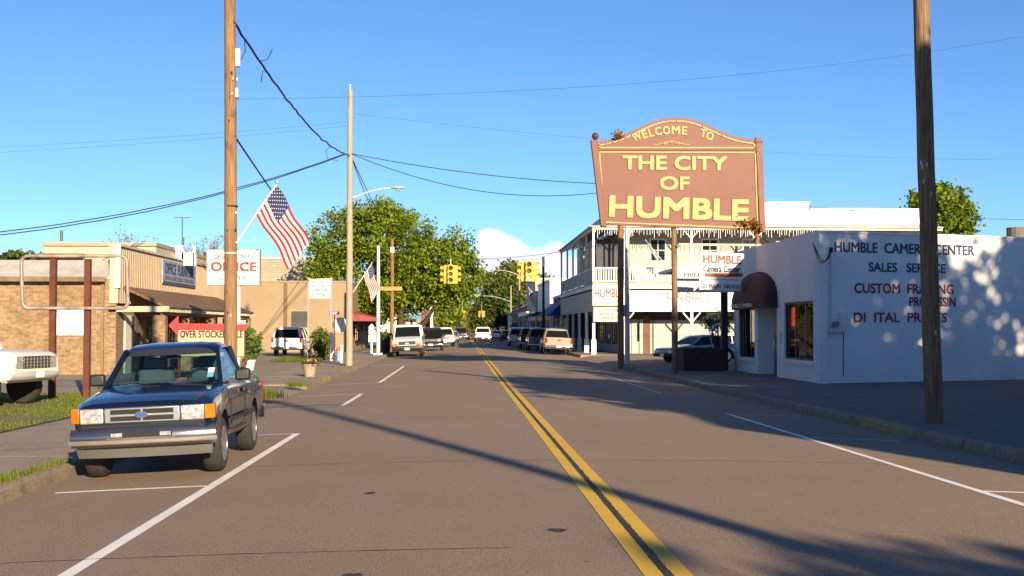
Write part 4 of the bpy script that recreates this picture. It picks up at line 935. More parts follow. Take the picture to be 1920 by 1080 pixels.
MB().box(-.7, .7, f0-.02, f0+.05, .655, .683).build('gap_panel', M_dark, pk, world=False)
# inside: seat backs, steering wheel, dashboard; wipers, stickers
M_seat = mat('blue_grey_cloth', (.09, .13, .16), .9)
for s_ in (-1, 1):
    st = MB().box(s_*.36-.25, s_*.36+.25, f0+2.45, f0+2.62, .75, 1.3).build('seat', M_seat, pk, world=False, bevel=.06); MB().box(s_*.36-.15, s_*.36+.15, f0+2.5, f0+2.6, 1.28, 1.44).build('headrest', M_seat, st, world=False, bevel=.04)
MB().box(-.72, .72, f0+1.42, f0+1.75, .9, 1.12).build('dashboard', M_plast, pk, world=False, bevel=.04)
sw = MB(); c = Vector((.36, f0+1.9, 1.1)); sw.tube([c+Vector((.18*math.cos(a), .06*math.sin(a), .17*math.sin(a))) for a in [k*PI/8 for k in range(17)]], .017, 6); sw.build('steering_wheel', M_dark, pk, world=False, smooth=60)
MB().box(-.1, .1, f0+1.93, f0+1.95, 1.42, 1.47).build('rear_view_mirror', M_dark, pk, world=False)
for x0 in (-.55, .12): MB().bar((x0, f0+1.24, 1.13), (x0+.48, f0+1.32, 1.175), .014).build('wiper', M_dark, pk, world=False)
for z0, z1, m_ in ((1.235, 1.29, flat('sticker_white', (.7, .75, .75))), (1.175, 1.23, flat('sticker_blue', (.12, .5, .6)))):
    q = lambda z: f0+1.2+(z-1.1)*(.66/.45)-.03; MB().slab([(.55, q(z0), z0), (.63, q(z0), z0), (.63, q(z1), z1), (.55, q(z1), z1)], .004).build('sticker', m_, pk, world=False)
for s_ in (-1, 1): MB().bar((s_*.875, f0+.95, .62), (s_*.875, f0+3.1, .62), .012, .05).build('side_moulding', M_plast, pk, world=False)
park(pk, -3.87, 14.52+RANGER['L']/2+.06, 2.0)

SUV = dict(L=4.9, W=1.95, fo=.85, wb=2.95, r=.37, zs=.4, top=[(0, .98), (.3, 1.04), (1.25, 1.14), (4.9, 1.14)], cab=(1.2, 1.8, 4.6, 4.85), belt=1.13, roof=1.82, wr=.7, pillars=(.3, .62), grille=(.74, .96, .5), doors=((1.4, 2.5), (2.5, 3.5)), tail=(.85, 1.2, .13), gate=1, fbm=M_bump, rbm=M_bump)
VAN = dict(L=5.6, W=2.0, fo=.75, wb=3.4, r=.36, zs=.38, top=[(0, 1.06), (.2, 1.12), (.95, 1.3), (5.6, 1.3)], cab=(.9, 1.45, 5.4, 5.55), belt=1.28, roof=2.08, wr=.78, pillars=(.25, .62), grille=(.78, 1.02, .56), gm=M_plast, gbm=M_plast, amber='below', hz=.1, doors=((1.1, 2.2),), fb0=.42, fb1=.74, fbm=M_plast, tail=(1.0, 1.5, .13))
PICK = dict(L=5.5, W=1.98, fo=.9, wb=3.35, r=.38, zs=.42, top=[(0, 1.02), (.3, 1.1), (1.4, 1.18), (5.5, 1.2)], bed=(3.75, 5.42), cab=(1.38, 2.0, 3.3, 3.6), belt=1.18, roof=1.82, wr=.7, pillars=(.55,), grille=(.76, 1.0, .5), doors=((1.5, 2.7),), tail=(.82, 1.15, .17), fbm=M_chrome, rbm=M_chrome, rb0=.5, rb1=.68, pz=.52)
CAR = dict(L=4.7, W=1.78, fo=.92, wb=2.7, r=.32, zs=.28, top=[(0, .7), (.3, .78), (1.35, .93), (3.6, .97), (4.4, .98), (4.7, .93)], cab=(1.3, 2.05, 3.25, 3.95), belt=.94, roof=1.41, wr=.58, pillars=(.48,), grille=(.5, .64, .32), doors=((1.45, 2.5), (2.5, 3.5)), tail=(.66, .86, .3), fb0=.3, fb1=.48, rb0=.35, rb1=.5)
OLD = dict(L=5.2, W=2.0, fo=.8, wb=3.1, r=.42, tw=.26, zs=.55, top=[(0, 1.18), (.2, 1.24), (1.4, 1.3), (5.2, 1.3)], bed=(3.4, 5.1), cab=(1.4, 1.75, 2.9, 3.15), belt=1.3, roof=1.95, wr=.76, grille=(.86, 1.14, .58), gm=M_black, gbars=3, hw=.98, amber='none', doors=((1.5, 2.7),), fb0=.62, fb1=.8, fbm=M_galv, pinch=.5, rim=M_galv)
white = paint('white_car_paint', (.72, .72, .7)); silver = paint('silver_paint', (.42, .43, .44), .5); dark = paint('black_car_paint', (.012, .012, .014)); tanp = paint('champagne_paint', (.4, .33, .25), .4); bluec = paint('pale_blue_paint', (.2, .3, .4), .3); redc = paint('dark_red_paint', (.16, .012, .014)); greyc = paint('graphite_paint', (.07, .075, .085), .3); creamw = paint('old_white_paint', (.72, .68, .6))
o = vehicle('old_pickup_truck', 'old white high pickup with egg crate grille at the left edge', 'pickup', dict(OLD, amber='none'), creamw)
for k in range(9): MB().box(-.56+k*.14-.008, -.56+k*.14+.008, -2.6-.034, -2.6-.0165, .87, 1.13).build('grille_bar', M_trim, o, world=False)
park(o, xat(90, 27.5)-2.9, 28.3, 79, G)
park(vehicle('suv', 'white suv parked with its back to us at the tan wall', 'car', SUV, white), xat(547, 78.5), 79.2, 178, G)
v = vehicle('van', 'white van with dark grille parked facing us under the oak', 'van', VAN, white)
bt = MB().prism([(-.13, -2.84, .85), (-.05, -2.84, .85), (-.05, -2.84, .83), (.07, -2.84, .83), (.07, -2.84, .85), (.13, -2.84, .85), (.11, -2.84, .89), (.05, -2.84, .89), (.05, -2.84, .91), (-.05, -2.84, .91), (-.05, -2.84, .89), (-.11, -2.84, .89)], (0, .012, 0)).build('badge', M_plate, v, world=False)
park(v, xat(764, 78)-.0, 81, 0)
park(vehicle('suv', 'black suv with bright bumper parked behind the white van', 'car', dict(SUV, fbm=M_chrome), dark), xat(808, 95), 97.5, 0)
park(vehicle('pickup_truck', 'white pickup parked third along the left kerb', 'pickup', PICK, white), xat(831, 112), 115, 4)
park(vehicle('car', 'silver car parked beyond the white pickup on the left', 'car', CAR, silver), xat(847, 140), 142, 0)
park(vehicle('pickup_truck', 'champagne pickup showing its tailgate at the right kerb', 'pickup', PICK, tanp), xat(1048, 83)-.05, 85.6, 180)
park(vehicle('suv', 'graphite suv parked in front of the champagne pickup', 'car', SUV, greyc), xat(1007, 95)+.2, 96.5, 180)
park(vehicle('suv', 'black suv second ahead of the champagne pickup', 'car', SUV, dark), xat(991, 104)+.2, 106, 180)
park(vehicle('suv', 'silver grey suv farthest of the cars parked on the right', 'car', SUV, greyc if False else silver), xat(971, 116)+.1, 119, 180)
park(vehicle('pickup_truck', 'white pickup driving away in the right lane down the street', 'pickup', PICK, white), xat(905, 142), 142, 180)
park(vehicle('car', 'white car far off beside the white pickup driving away', 'car', CAR, white), xat(930, 170), 172, 180)
park(vehicle('car', 'dark red car far off near the centre line', 'car', CAR, redc), xat(890, 175)-1.6, 178, 0)
park(vehicle('suv', 'dark suv far down the left lane', 'car', SUV, greyc), xat(872, 165)-.6, 168, 0)
park(vehicle('car', 'far black car on the right under the trees', 'car', CAR, dark), xat(950, 160)+.2, 165, 180)
park(vehicle('sedan', 'pale blue sedan in the side street behind the brick planter', 'car', CAR, bluec), xat(1312, 63), 63.3, -62, G)
park(vehicle('sedan', 'white sedan half hidden behind the black column', 'car', CAR, white), xat(1372, 66), 68.6, -70, G)

# ================================================================== POLES, WIRES, LAMPS
def pole(name, label, px, Y, py_top, w0, w1, m, X=None, lean=0, group=None, top=None):
    x = xat(px, Y) if X is None else X; z0 = gz(Y)+.01; z1 = zat(py_top, Y) if top is None else top
    t = thing(name, label, 'pole', (x, Y, z0), group=group); n = 10
    pts = [(x+lean*k/n+random.uniform(-.008, .008), Y+random.uniform(-.008, .008), z0-.2+(z1-z0+.2)*k/n) for k in range(n+1)]
    MB().tube(pts, [w0+(w1-w0)*k/n for k in range(n+1)], 16).build('shaft', m, t, smooth=50); return t, Vector(pts[-1])
p1, p1t = pole('utility_pole', 'brown wooden utility pole standing behind the dark pickup', 434, 27, -60, .155, .125, M_pole1, lean=-.09)
for (py, h, w_) in ((108, 34, .055), (174, 18, .07)): q = on_y(446 if h > 20 else 442, py, 27); MB().box(q.x-w_, q.x+w_*.8, 26.95, 27.12, q.z-h/2/F*27, q.z+h/2/F*27).build('meter_can', mat('can_white', (.66, .64, .6), .5), p1, bevel=.02)
for k in range(14): a = random.uniform(-2.4, -.7); z = random.uniform(1.2, 7.8); q = Vector((p1.location.x+.142*math.cos(a), 27+.142*math.sin(a), z)); MB().box(q.x-.014, q.x+.014, q.y-.02, q.y+.02, q.z-.03, q.z+.03).build('staple', M_dark if k % 3 else M_galv, p1)
for z in (4.35, 3.3): MB().tube([(p1.location.x-.02, 27, z), (p1.location.x-.02, 27, z+.03)], .152, 16).build('strap', M_galv if z < 4 else M_dark, p1)
p2, p2t = pole('utility_pole', 'bleached utility pole with a street lamp arm on the left corner', 655, 58, 168, .17, .12, M_pole2)
q = on_y(656.5, 163, 58); MB().tube([p2t, q], .03, 6).build('pin', M_galv, p2); MB().lathe([(.02, 0), (.06, .03), (.05, .1), (.02, .13)], q, 8).build('insulator', M_galv, p2)
def lamp_arm(t, x0, Y, zpole, x1, z1, name='lamp_arm'):
    pts = [Vector((x0+(x1-x0)*k/8, Y, zpole+(z1-zpole)*math.sin(k/8*PI/2))) for k in range(9)]; a = MB().tube(pts, .035, 8).build(name, M_galv, t, smooth=60)
    s_ = 1 if x1 > x0 else -1; h = MB().loft([[(x1+s_*d, Y+r_*math.cos(b)*1.1, z1+.02+r_*.45*math.sin(b)) for b in [j*PI/5 for j in range(10)]] for d, r_ in ((-.05, .05), (.06, .1), (.2, .15), (.42, .17), (.56, .12), (.62, .03))]); h.build('lamp_head', M_galv, a, smooth=60)
    MB().lathe([(.12, -.1), (.13, 0), (.05, .01)], (x1+s_*.34, Y, z1-.02), 10).build('lens', M_lamp, a)
lamp_arm(p2, p2.location.x+.1, 58, zat(372, 58), xat(733, 58), zat(353, 58))
p3, p3t = pole('signal_pole', 'grey metal signal pole on the left beside the white van', 709, 80, 461, .14, .11, M_galv)
MB().box(p3.location.x-.3, p3.location.x+.3, 79.7, 80.3, gz(80), gz(80)+.14).build('base_plate', M_galv, p3)
p4, p4t = pole('utility_pole', 'brown utility pole under the oak behind the signal pole', 735, 92, 448, .16, .12, M_pole1)
MB().box(p4.location.x-.9, p4.location.x+.75, 91.75, 91.95, zat(545, 92), zat(538, 92)).build('walk_signal', mat('signal_orange', (.75, .3, .05), .5), p4)
MB().box(p4.location.x-.13, p4.location.x+.16, 91.8, 91.95, zat(474, 92), zat(464, 92)).build('marker', M_whitep, p4)
pr_, prt = pole('utility_pole', 'dark tall utility pole on the right pavement in front of the lettered wall', 1750, 21.9, 0, .17, .14, M_pole3, lean=-.2, top=9.6)
for k in range(7): a = random.uniform(-2.6, -.6); z = random.uniform(1.0, 5.5); MB().box(pr_.location.x-.1*z/5+.155*math.cos(a)-.012, pr_.location.x-.1*z/5+.155*math.cos(a)+.012, 21.9+.155*math.sin(a)-.02, 21.9+.155*math.sin(a)+.02, z-.04, z+.04).build('staple', M_galv, pr_)
p5, p5t = pole('utility_pole', 'rough brown wooden pole left of the two kerb poles below the welcome sign', 1164, 58, 0, .16, .14, M_pole1, top=9.5)
p6, p6t = pole('signal_pole', 'smooth grey metal pole right beside the rough wooden pole', 1176, 59.2, 0, .13, .11, M_galv, top=9.0)
MB().box(p6.location.x-.42, p6.location.x-.14, 58.9, 59.3, 2.2, 2.75).build('walk_signal', M_galv, p6)
p7, p7t = pole('signal_pole', 'black slim pole beside the far end of the gallery building', 1019, 112, 481, .13, .11, M_black)
MB().box(p7.location.x-.25, p7.location.x+.25, 111.8, 112.2, gz(112), gz(112)+.3).build('base', M_black, p7)
p8, p8t = pole('utility_pole', 'pale utility pole with lamp arm far down the right pavement', 974, 165, 508, .15, .11, M_pole2); lamp_arm(p8, p8.location.x, 165, zat(516, 165), xat(938, 165), zat(507, 165))
p9, p9t = pole('utility_pole', 'thin pole with lamp arm farther still on the right', 958, 205, 535, .15, .1, M_pole2); lamp_arm(p9, p9.location.x, 205, zat(566, 205), xat(912, 205), zat(555, 205))
p10, _ = pole('utility_pole', 'thin pale pole far along the left pavement', 830, 215, 560, .15, .1, M_pole2); lamp_arm(p10, p10.location.x, 215, zat(585, 215), xat(846, 215), zat(577, 215))
pole('utility_pole', 'white pole in front of the white shopfront with blue awning', 809, 148, 545, .2, .17, M_whitep)
poff, _ = pole('utility_pole', 'utility pole behind the viewer whose long shadow crosses the road', 0, -7.5, 0, .17, .14, M_pole3, X=8.3, top=12.6)
MB().box(7.1, 9.5, -7.58, -7.46, 11.5, 11.62).build('crossarm', M_pole3, poff)

def wire(label, a, b, sag, r=.018, m=M_wire, twist=0, wob=0, name='power_line', group=None, n=24):
    a, b = Vector(a), Vector(b); pts = []
    for k in range(n+1):
        t = k/n; p = a.lerp(b, t)-UZ*(4*sag*t*(1-t))
        if wob: p += Vector((random.gauss(0, wob), 0, random.gauss(0, wob)))
        pts.append(p)
    o = MB().tube(pts, r, 5).build(name, m, None, smooth=80); tag(o, label, 'cable', group); return o
A = on_y(438, 40, 26.9)
BA, BB = A, on_y(655, 291, 57.9)
wire('thick black cable bundle from the brown pole down to the bleached pole', BA, BB, .6, .03, wob=.012, n=60)
for px, lb, c in ((487, 'loose cable end sticking up from the thick bundle', [(0, 0), (.2, .05), (.32, .32)]), (501, 'loose cable end hanging left of the thick bundle', [(0, 0), (-.12, .02), (-.16, -.28)]), (458, 'loop of loose cable at the top of the brown pole', [(0, 0), (.03, -.3), (-.06, -.5), (-.2, -.52)]), (620, 'slack cable loop near the bleached pole', [(0, 0), (-.2, -.2), (-.1, -.55), (.3, -.6)])):
    lo, hi = 0., 1.
    for _ in range(40):
        m_ = (lo+hi)/2; p = BA.lerp(BB, m_); lo, hi = (m_, hi) if VX+p.x/p.y*F < px else (lo, m_)
    p = BA.lerp(BB, lo)-UZ*(4*.6*lo*(1-lo)); tag(MB().tube([p+UX*dx+UZ*dz for dx, dz in c], .012, 5).build('loose_cable', M_wire), lb, 'cable')
wire('black cable sloping from the brown pole behind the large flag', on_y(440, 255, 26.9), on_y(600, 470, 88), .25, .024, n=30)
for dz, lb in ((0, 'upper strand of the cable pair sagging across from the left edge'), (.13, 'lower strand of the cable pair sagging across from the left edge')): wire(lb, on_y(-60, 441, 46)-UZ*dz, on_y(648, 288, 57.9)-UZ*dz*.3, .55, .022, wob=.006)
for k, (py, lb) in enumerate(((352, 'upper cable from the bleached pole to behind the welcome sign'), (356, 'lower cable from the bleached pole to behind the welcome sign'))): wire(lb, on_y(658, 288, 57.9), on_y(1176, py-6+k*3, 59.2), .3+k*.75, .02)
for k, (px, lb) in enumerate(((690, 'left strand dropping from the bleached pole into the oak'), (700, 'right strand dropping from the bleached pole into the oak'))): wire(lb, on_y(658, 292, 58), on_y(px+8, 395, 92), .1, .024)
wire('thin wire across the sky above the bleached pole', on_y(438, 186, 27), on_y(1960, 60, 40), .5, .0035); wire('faint wire crossing high on the left', on_y(-40, 278, 50), on_y(655, 228, 58), .1, .005); wire('fainter lower wire crossing high on the left', on_y(-40, 288, 50), on_y(655, 236, 58), .1, .0045)
wire('thin wire running right from the bleached pole', on_y(655, 212, 58), on_y(1960, 300, 75), .6, .005)
wire('wire passing in front of the white parapet on the right', on_y(1176, 340, 59.2), on_y(1980, 412, 66), .5, .014)
wire('service cable drooping to the camera shop wall', on_y(1423, 443, 47.5), on_wall(1557, 468), .3, .02)
# span wires and signals
SA, SB = p3t-UZ*.3, Vector(on_y(1173, 450, 59.2)); 
def span(a, b, t, sag): return a.lerp(b, t)-UZ*(4*sag*t*(1-t))
Yd = lambda px: None
def t_at(a, b, px):
    lo, hi = 0., 1.
    for _ in range(40):
        m_ = (lo+hi)/2; p = a.lerp(b, m_); q = VX+p.x/p.y*F
        lo, hi = (m_, hi) if q < px else (lo, m_)
    return lo
wire('upper span wire carrying the two near traffic signals', SA, SB, .75, .013); SC = p7t-UZ*.2
wire('second span wire from the grey signal pole to the black slim pole', p3t-UZ*.25, SC, .35, .012)
wire('guy wire from the black slim pole up to the gallery eave', p7t, Vector((QX, QY+8, rf)), .1, .012); wire('slack wire hanging from the black slim pole', p7t-UZ*.3, Vector((QX+.3, QY+20, 5.0)), .6, .014)
M_sigy = mat('signal_yellow', (.82, .46, .03), .5, var=.06); M_green = emit('green_signal', (.1, .9, .25), .9)
def signal(label, c, wire_z, lit=True, s=1.0):
    t = thing('traffic_signal', label, 'traffic light', c, group=None); x, y, z = c; hh = .56*s
    MB().box(x-.1*s, x+.1*s, y-.1*s, y+.1*s, z-hh-.06*s, z+hh+.06*s).build('core', M_sigy, t)
    for sx, sy in ((0, -1), (1, 0), (-1, 0)):
        u_ = Vector((sx, sy, 0)); v_ = Vector((-sy, sx, 0)); cc = Vector(c)+u_*.28*s
        h = MB().obox(cc, v_*.19*s, u_*.14*s, UZ*hh).build('signal_head', M_sigy, t, bevel=.02)
        for k, col in enumerate(((.12, .01, .01), (.2, .1, .01), (.02, .1, .04))):
            lc = cc+UZ*(.36*s*(1-k))+u_*.141*s; m_ = M_green if (k == 2 and sy == -1 and lit) else flat('lens_%d' % k, col, .2)
            MB().tube([lc, lc+u_*.012], .12*s, 14).build('lens', m_, h)
            vis = MB(); P = []
            for d in (0, .2*s):
                for j in range(9): a = -.25+(PI+.5)*j/8; P.append(lc+u_*d+v_*(.15*s*math.cos(a))+UZ*(.15*s*math.sin(a)))
            vis.v = [tuple(q) for q in P]; vis.f = [(j, j+1, j+10, j+9) for j in range(8)]; vis.build('visor', M_sigy, h)
    MB().tube([(x, y, z+hh), (x, y, wire_z)], .03*s, 8).build('hanger', M_galv, t); return t
for px, py, lb in ((845, 515, 'yellow traffic signal hanging in front of the oak'), (991, 509, 'yellow traffic signal with green light hanging before the white cloud')):
    t_ = t_at(SA, SB, px); P = span(SA, SB, t_, .75); signal(lb, (P.x, P.y, zat(py, P.y)), P.z, px > 900)
fa_, fb_ = Vector((xat(830, 215), 215, 6.6)), Vector((xat(974, 225), 225, 6.6)); wire('far span wire across the street', fa_, fb_, .3, .02)
for px, lb in ((867, 'far left hand yellow signal down the street'), (903, 'far right hand yellow signal down the street')): t_ = t_at(fa_, fb_, px); P = span(fa_, fb_, t_, .3); signal(lb, (P.x, P.y, zat(589, P.y)), P.z, False, 1.05)

# ================================================================== FLAGS
M_fr_ = mat('flag_red', (.55, .025, .04), .8, var=.08); M_fw = mat('flag_white', (.78, .75, .72), .8, var=.05); M_fb = mat('flag_navy', (.03, .05, .17), .8, var=.08)
def flag(label, foot, tip, hoist, fly, drop, Y, dy=.0, fold=.06, nst=1):
    """staff from foot to tip; cloth hoisted along the staff's upper part and hanging out along `drop`"""
    foot, tip, drop = Vector(foot), Vector(tip), Vector(drop).normalized(); t = thing('flag', label, 'flag', foot)
    MB().tube([foot, tip], .022, 8).build('staff', M_whitep, t, smooth=60); MB().lathe([(.01, 0), (.04, .03), (.035, .07), (.01, .09)], tip, 8).build('finial', M_trim, t)
    d = (tip-foot).normalized(); NU, NV = 20, 13; V = []
    for j in range(NV+1):
        for i in range(NU+1):
            f_ = i/NU; h_ = j/NV; p = tip-d*(.03+hoist*h_)+drop*(fly*f_)
            p += Vector((.25*fold*math.sin(f_*9+h_*2), fold*math.sin(f_*7+h_*3.3)*(.3+f_), -.12*f_*f_+.03*math.sin(f_*8+h_*4)))
            V.append(tuple(p))
    fr = [[], [], []]
    for j in range(NV):
        for i in range(NU):
            q = (j*(NU+1)+i, j*(NU+1)+i+1, (j+1)*(NU+1)+i+1, (j+1)*(NU+1)+i); k = 2 if (j < 7 and i < 8) else (0 if j % 2 == 0 else 1); fr[k].append(q)
    me = bpy.data.meshes.new('cloth'); me.from_pydata(V, [], fr[0]+fr[1]+fr[2])
    for m_ in (M_fr_, M_fw, M_fb): me.materials.append(m_)
    for i, p in enumerate(me.polygons): p.material_index = 0 if i < len(fr[0]) else 1 if i < len(fr[0])+len(fr[1]) else 2; p.use_smooth = True
    c = bpy.data.objects.new('cloth', me); C.objects.link(c); c.parent = t; c.matrix_parent_inverse = Matrix.Translation(-foot)
    st = MB()
    for r_ in range(9):
        for k in range(6 if r_ % 2 == 0 else 5):
            uu = (8/20)*(k+ (.5 if r_ % 2 == 0 else 1))/6; vv = (7/13)*(r_+.6)/9.4; p = tip-d*(.03+hoist*vv)+drop*(fly*uu)
            p += Vector((.25*fold*math.sin(uu*9+vv*2), fold*math.sin(uu*7+vv*3.3)*(.3+uu)-.012, -.12*uu*uu+.03*math.sin(uu*8+vv*4))); s_ = fly*.011
            st.add([p+d*s_, p+drop*s_, p-d*s_, p-drop*s_], [(0, 1, 2, 3)])
    o = st.build('stars', M_fw, t); o['kind'] = 'stuff'
    return t
flag('large american flag on a white staff fixed to the brown pole', on_y(443, 456, 26.9), on_y(519, 345, 26.3), .84, 1.32, on_y(582, 440, 26.3)-on_y(519, 345, 26.3), 26.5)
flag('american flag on the bleached pole in front of the oak', on_y(662, 548, 58), on_y(697, 494, 57.4), .75, 1.2, on_y(716, 550, 57.2)-on_y(697, 494, 57.4), 57)
flag('american flag hanging from the gallery railing', on_y(1256, 506, QY-.1), on_y(1210, 450, QY-1.2), 1.0, 1.5, Vector((.55, -.1, -1)), QY)
flag('small american flag on the white shop far right', (9.3, 140, 4.6), (7.7, 139.5, 6.3), 1.0, 1.5, Vector((.15, 0, -1)), 140)
flag('small flag on the red brick block far left', (-5.6, 186, 3.4), (-4.2, 185.5, 5.2), 1.0, 1.5, Vector((-.1, 0, -1)), 186)

# ================================================================== SIGNS
# the welcome sign: arched maroon board between two capped posts
wsY = 47.5
ws = thing('welcome_sign', 'large maroon arched welcome sign with gold letters on tall posts', 'sign', (xat(1267, wsY), wsY, gz(wsY)))
M_mar = mat('maroon_board', (.2, .066, .046), .6, var=.08, scale=1.2, grain=15, gamt=.06, bump=.08, stain=(.19, .06, .04), stain_s=.9); M_mard = mat('dark_maroon_edge', (.13, .03, .022), .6); M_gold = flat('gold_paint', (.62, .4, .13), .55)
P = lambda px, py, d=0: on_y(px, py, wsY-d)
# board corners in the photo; it leans a little
TL, TR_, BR_, BL = (1121, 270), (1416, 270), (1423, 432), (1132, 421)
def arch(n=24, inset=0, base=None):
    pts = []
    for k in range(n+1):
        t = k/n; x = TL[0]+inset+(TR_[0]-TL[0]-2*inset)*t; y = 268-46*math.exp(-(abs(t-.49)/.31)**2.3)-4*t; pts.append((x, y+inset*.8))
    return pts
outline = [P(*q) for q in arch()]+[P(*BR_), P(*BL)]
MB().prism(outline[::-1], (0, .16, 0)).build('board', M_mar, ws)
for (a, b, nm) in (((1108, 262), (1129, 424), 'side_post'), ((1417, 258), (1427, 434), 'side_post')):
    w_ = 11; MB().prism([P(a[0], a[1], .05), P(a[0]+w_+1, a[1], .05), P(b[0]+w_-2, b[1]+2, .05), P(b[0]-2, b[1], .05)][::-1], (0, .28, 0)).build(nm, M_mar, ws, bevel=.015)
MB().lathe([(.05, 0), (.09, .03), (.14, .12), (.12, .22), (.05, .28)], P(1116, 262, -.05), 12).build('finial', M_mard, ws); MB().box(P(1417, 258).x-.04, P(1428, 258).x+.04, wsY-.07, wsY+.25, P(0, 259).z, P(0, 255).z).build('post_cap', M_mard, ws)
def gline(pts, w_=.05, m=M_gold, nm='gold_line', d=.03):
    mb = MB()
    for a, b in zip(pts, pts[1:]): mb.bar(P(*a, d), P(*b, d), w_, .02) if False else mb.obox((P(*a, d)+P(*b, d))/2, (P(*b, d)-P(*a, d))/2*1.0+(P(*b, d)-P(*a, d)).normalized()*w_*.4, Vector((0, .008, 0)), (P(*b, d)-P(*a, d)).normalized().cross(UY)*w_/2)
    mb.build(nm, m, ws)
ar = [(x, y+4.5) for x, y in arch(24, 3)]; gline([(1123, 272)]+ar[0:]+[(1415, 274)]); gline([(1123, 277), (1415, 277)]); gline([(1123, 270), (1123, 277)]); gline([(1415, 272), (1415, 277)])
gline([(1124, 285), (1416, 286), (1421, 428), (1133, 416.5), (1124, 285)]); gline([(1121, 281.5), (1417, 281.5)], .045, M_mard, 'rail', .02)
def ltr(s_, corners, bold=.03, m=M_gold, d=.02):     # bottom-left, bottom-right, top-left photo pixels
    a, b, c = [P(*q, d) for q in corners]; v_ = c-a-(b-a)*((c-a).dot(b-a)/(b-a).length_squared)
    letters(s_, M_mard, ws, a, b-a, v_, (b-a).length, (c-a).length, bold+.03, .0, name='letter_edge')
    letters(s_, m, ws, a, b-a, v_, (b-a).length, (c-a).length, bold, .012)
ltr('THE CITY', ((1168, 317), (1362, 319), (1168, 292)), .04)
ltr('OF', ((1238, 355), (1292, 356), (1239, 331)), .04); ltr('HUMBLE', ((1144, 405), (1402, 413), (1143, 368)), .05)
for ch, x, y, rot in zip('WELCOMETO', (1194, 1208.5, 1221, 1234, 1249.5, 1267, 1283.5, 1319, 1331), (256, 251.5, 248.5, 246, 244.5, 244, 245, 250, 255), (24, 20, 15, 10, 5, 0, -4, -12, -17)):
    w_ = {'M': 15, 'W': 16, 'O': 13, 'C': 12, 'E': 9.5, 'L': 9}.get(ch, 11)/F*wsY; h_ = 15/F*wsY; a_ = R(rot); uu = Vector((math.cos(a_), 0, math.sin(a_))); vv = Vector((-math.sin(a_), 0, math.cos(a_)))
    c_ = P(x, y, .02); letters(ch, M_gold, ws, c_-uu*w_/2-vv*h_/2, uu, vv, w_, h_, .03, .012)
for k, (cx_, s_, r_) in enumerate(((1247, 1, 5), (1271, -1, 5), (1238, 1, 3), (1280, -1, 3), (1259, 1, 3.5))):
    pts = [(cx_+s_*r_*(1-j/22)*math.cos(j*.5), 268-(2 if k == 4 else 0)+r_*.55*(1-j/22)*math.sin(j*.5)) for j in range(18)]; gline(pts, .022, nm='scroll')
gline([(1226, 271), (1240, 270), (1259, 264), (1278, 270), (1293, 271)], .022, nm='scroll')
x, Yp = xat(1267, wsY), wsY+.22; MB().tube([(x, Yp+.0, gz(wsY)-.1), (x+.0, Yp, 4), (x-.03, Yp, P(0, 400).z)], [.13, .12, .11], 12).build('support_post', M_pole3, ws, smooth=50)
x = xat(1424, wsY); MB().tube([(x, wsY+.24, 2.3), (x-.02, wsY+.24, P(0, 400).z)], .1, 10).build('support_post', mat('rust_orange', (.3, .14, .06), .85, var=.4, scale=4), ws, smooth=50)
tw = [tuple(P(1118, 262, -.1))]
for (px, py, n_) in ((1160, 252, 60), (1418, 424, 130), (1395, 420, 60)):
    c_ = P(px, py, .12); pts = np.array(c_)+rng.normal(size=(n_, 3))*np.array([.12, .08, .1]); foliage('dry_vine', pts, rng.random(n_), .09, leafmat('dry_leaf', (.24, .13, .03), .4) if 'dryl' not in MC else MC['dryl'], ws)['kind'] = 'stuff'
# camera shop hanging sign on its bar
t = thing('hanging_sign', 'white camera center sign hanging from a bar between post and shop', 'sign', P(1353, 545, 0)); Yh = wsY-.1
MB().bar((xat(1267, Yh)+.12, Yh, zat(457, Yh)), (xat(1428, Yh), Yh, zat(458, Yh)), .09).build('bar', M_creamp, t)
q = [on_y(a, b, Yh-.02) for a, b in ((1311, 543), (1388, 545), (1395, 476), (1313, 471))]; MB().prism(q[::-1] if False else q, (0, .1, 0)).build('panel', M_signw, t)
for px in (1330, 1382): MB().tube([on_y(px, 458, Yh), on_y(px, 474, Yh)], .015, 6).build('hanger', M_dark, t)
def ht(s_, m_, x0, y1, x1, y0, b=.0, sh_=0): a_, b_ = on_y(x0, y1, Yh-.03), on_y(x1, y0, Yh-.03); letters(s_, m_, t, a_, UX-UZ*.03, UZ, b_.x-a_.x, b_.z-a_.z, b, .0, shear=sh_)
ht('HUMBLE', M_red, 1319, 493, 1390, 478, .04); ht('Camera Center', M_navy, 1319, 509, 1388, 497, .03, .2); MB().box(on_y(1318, 0, Yh).x, on_y(1389, 0, Yh).x, Yh-.035, Yh-.021, zat(518, Yh), zat(511.5, Yh)).build('red_band', M_red, t)
ht('Sales & Service', M_fw, 1324, 517, 1384, 512.2, .0, .2); ht('Custom Framing', M_navy, 1322, 526, 1384, 521, .0, .2); ht('101 MAIN  540.4101', M_navy, 1315, 540, 1388, 531.5, .02)
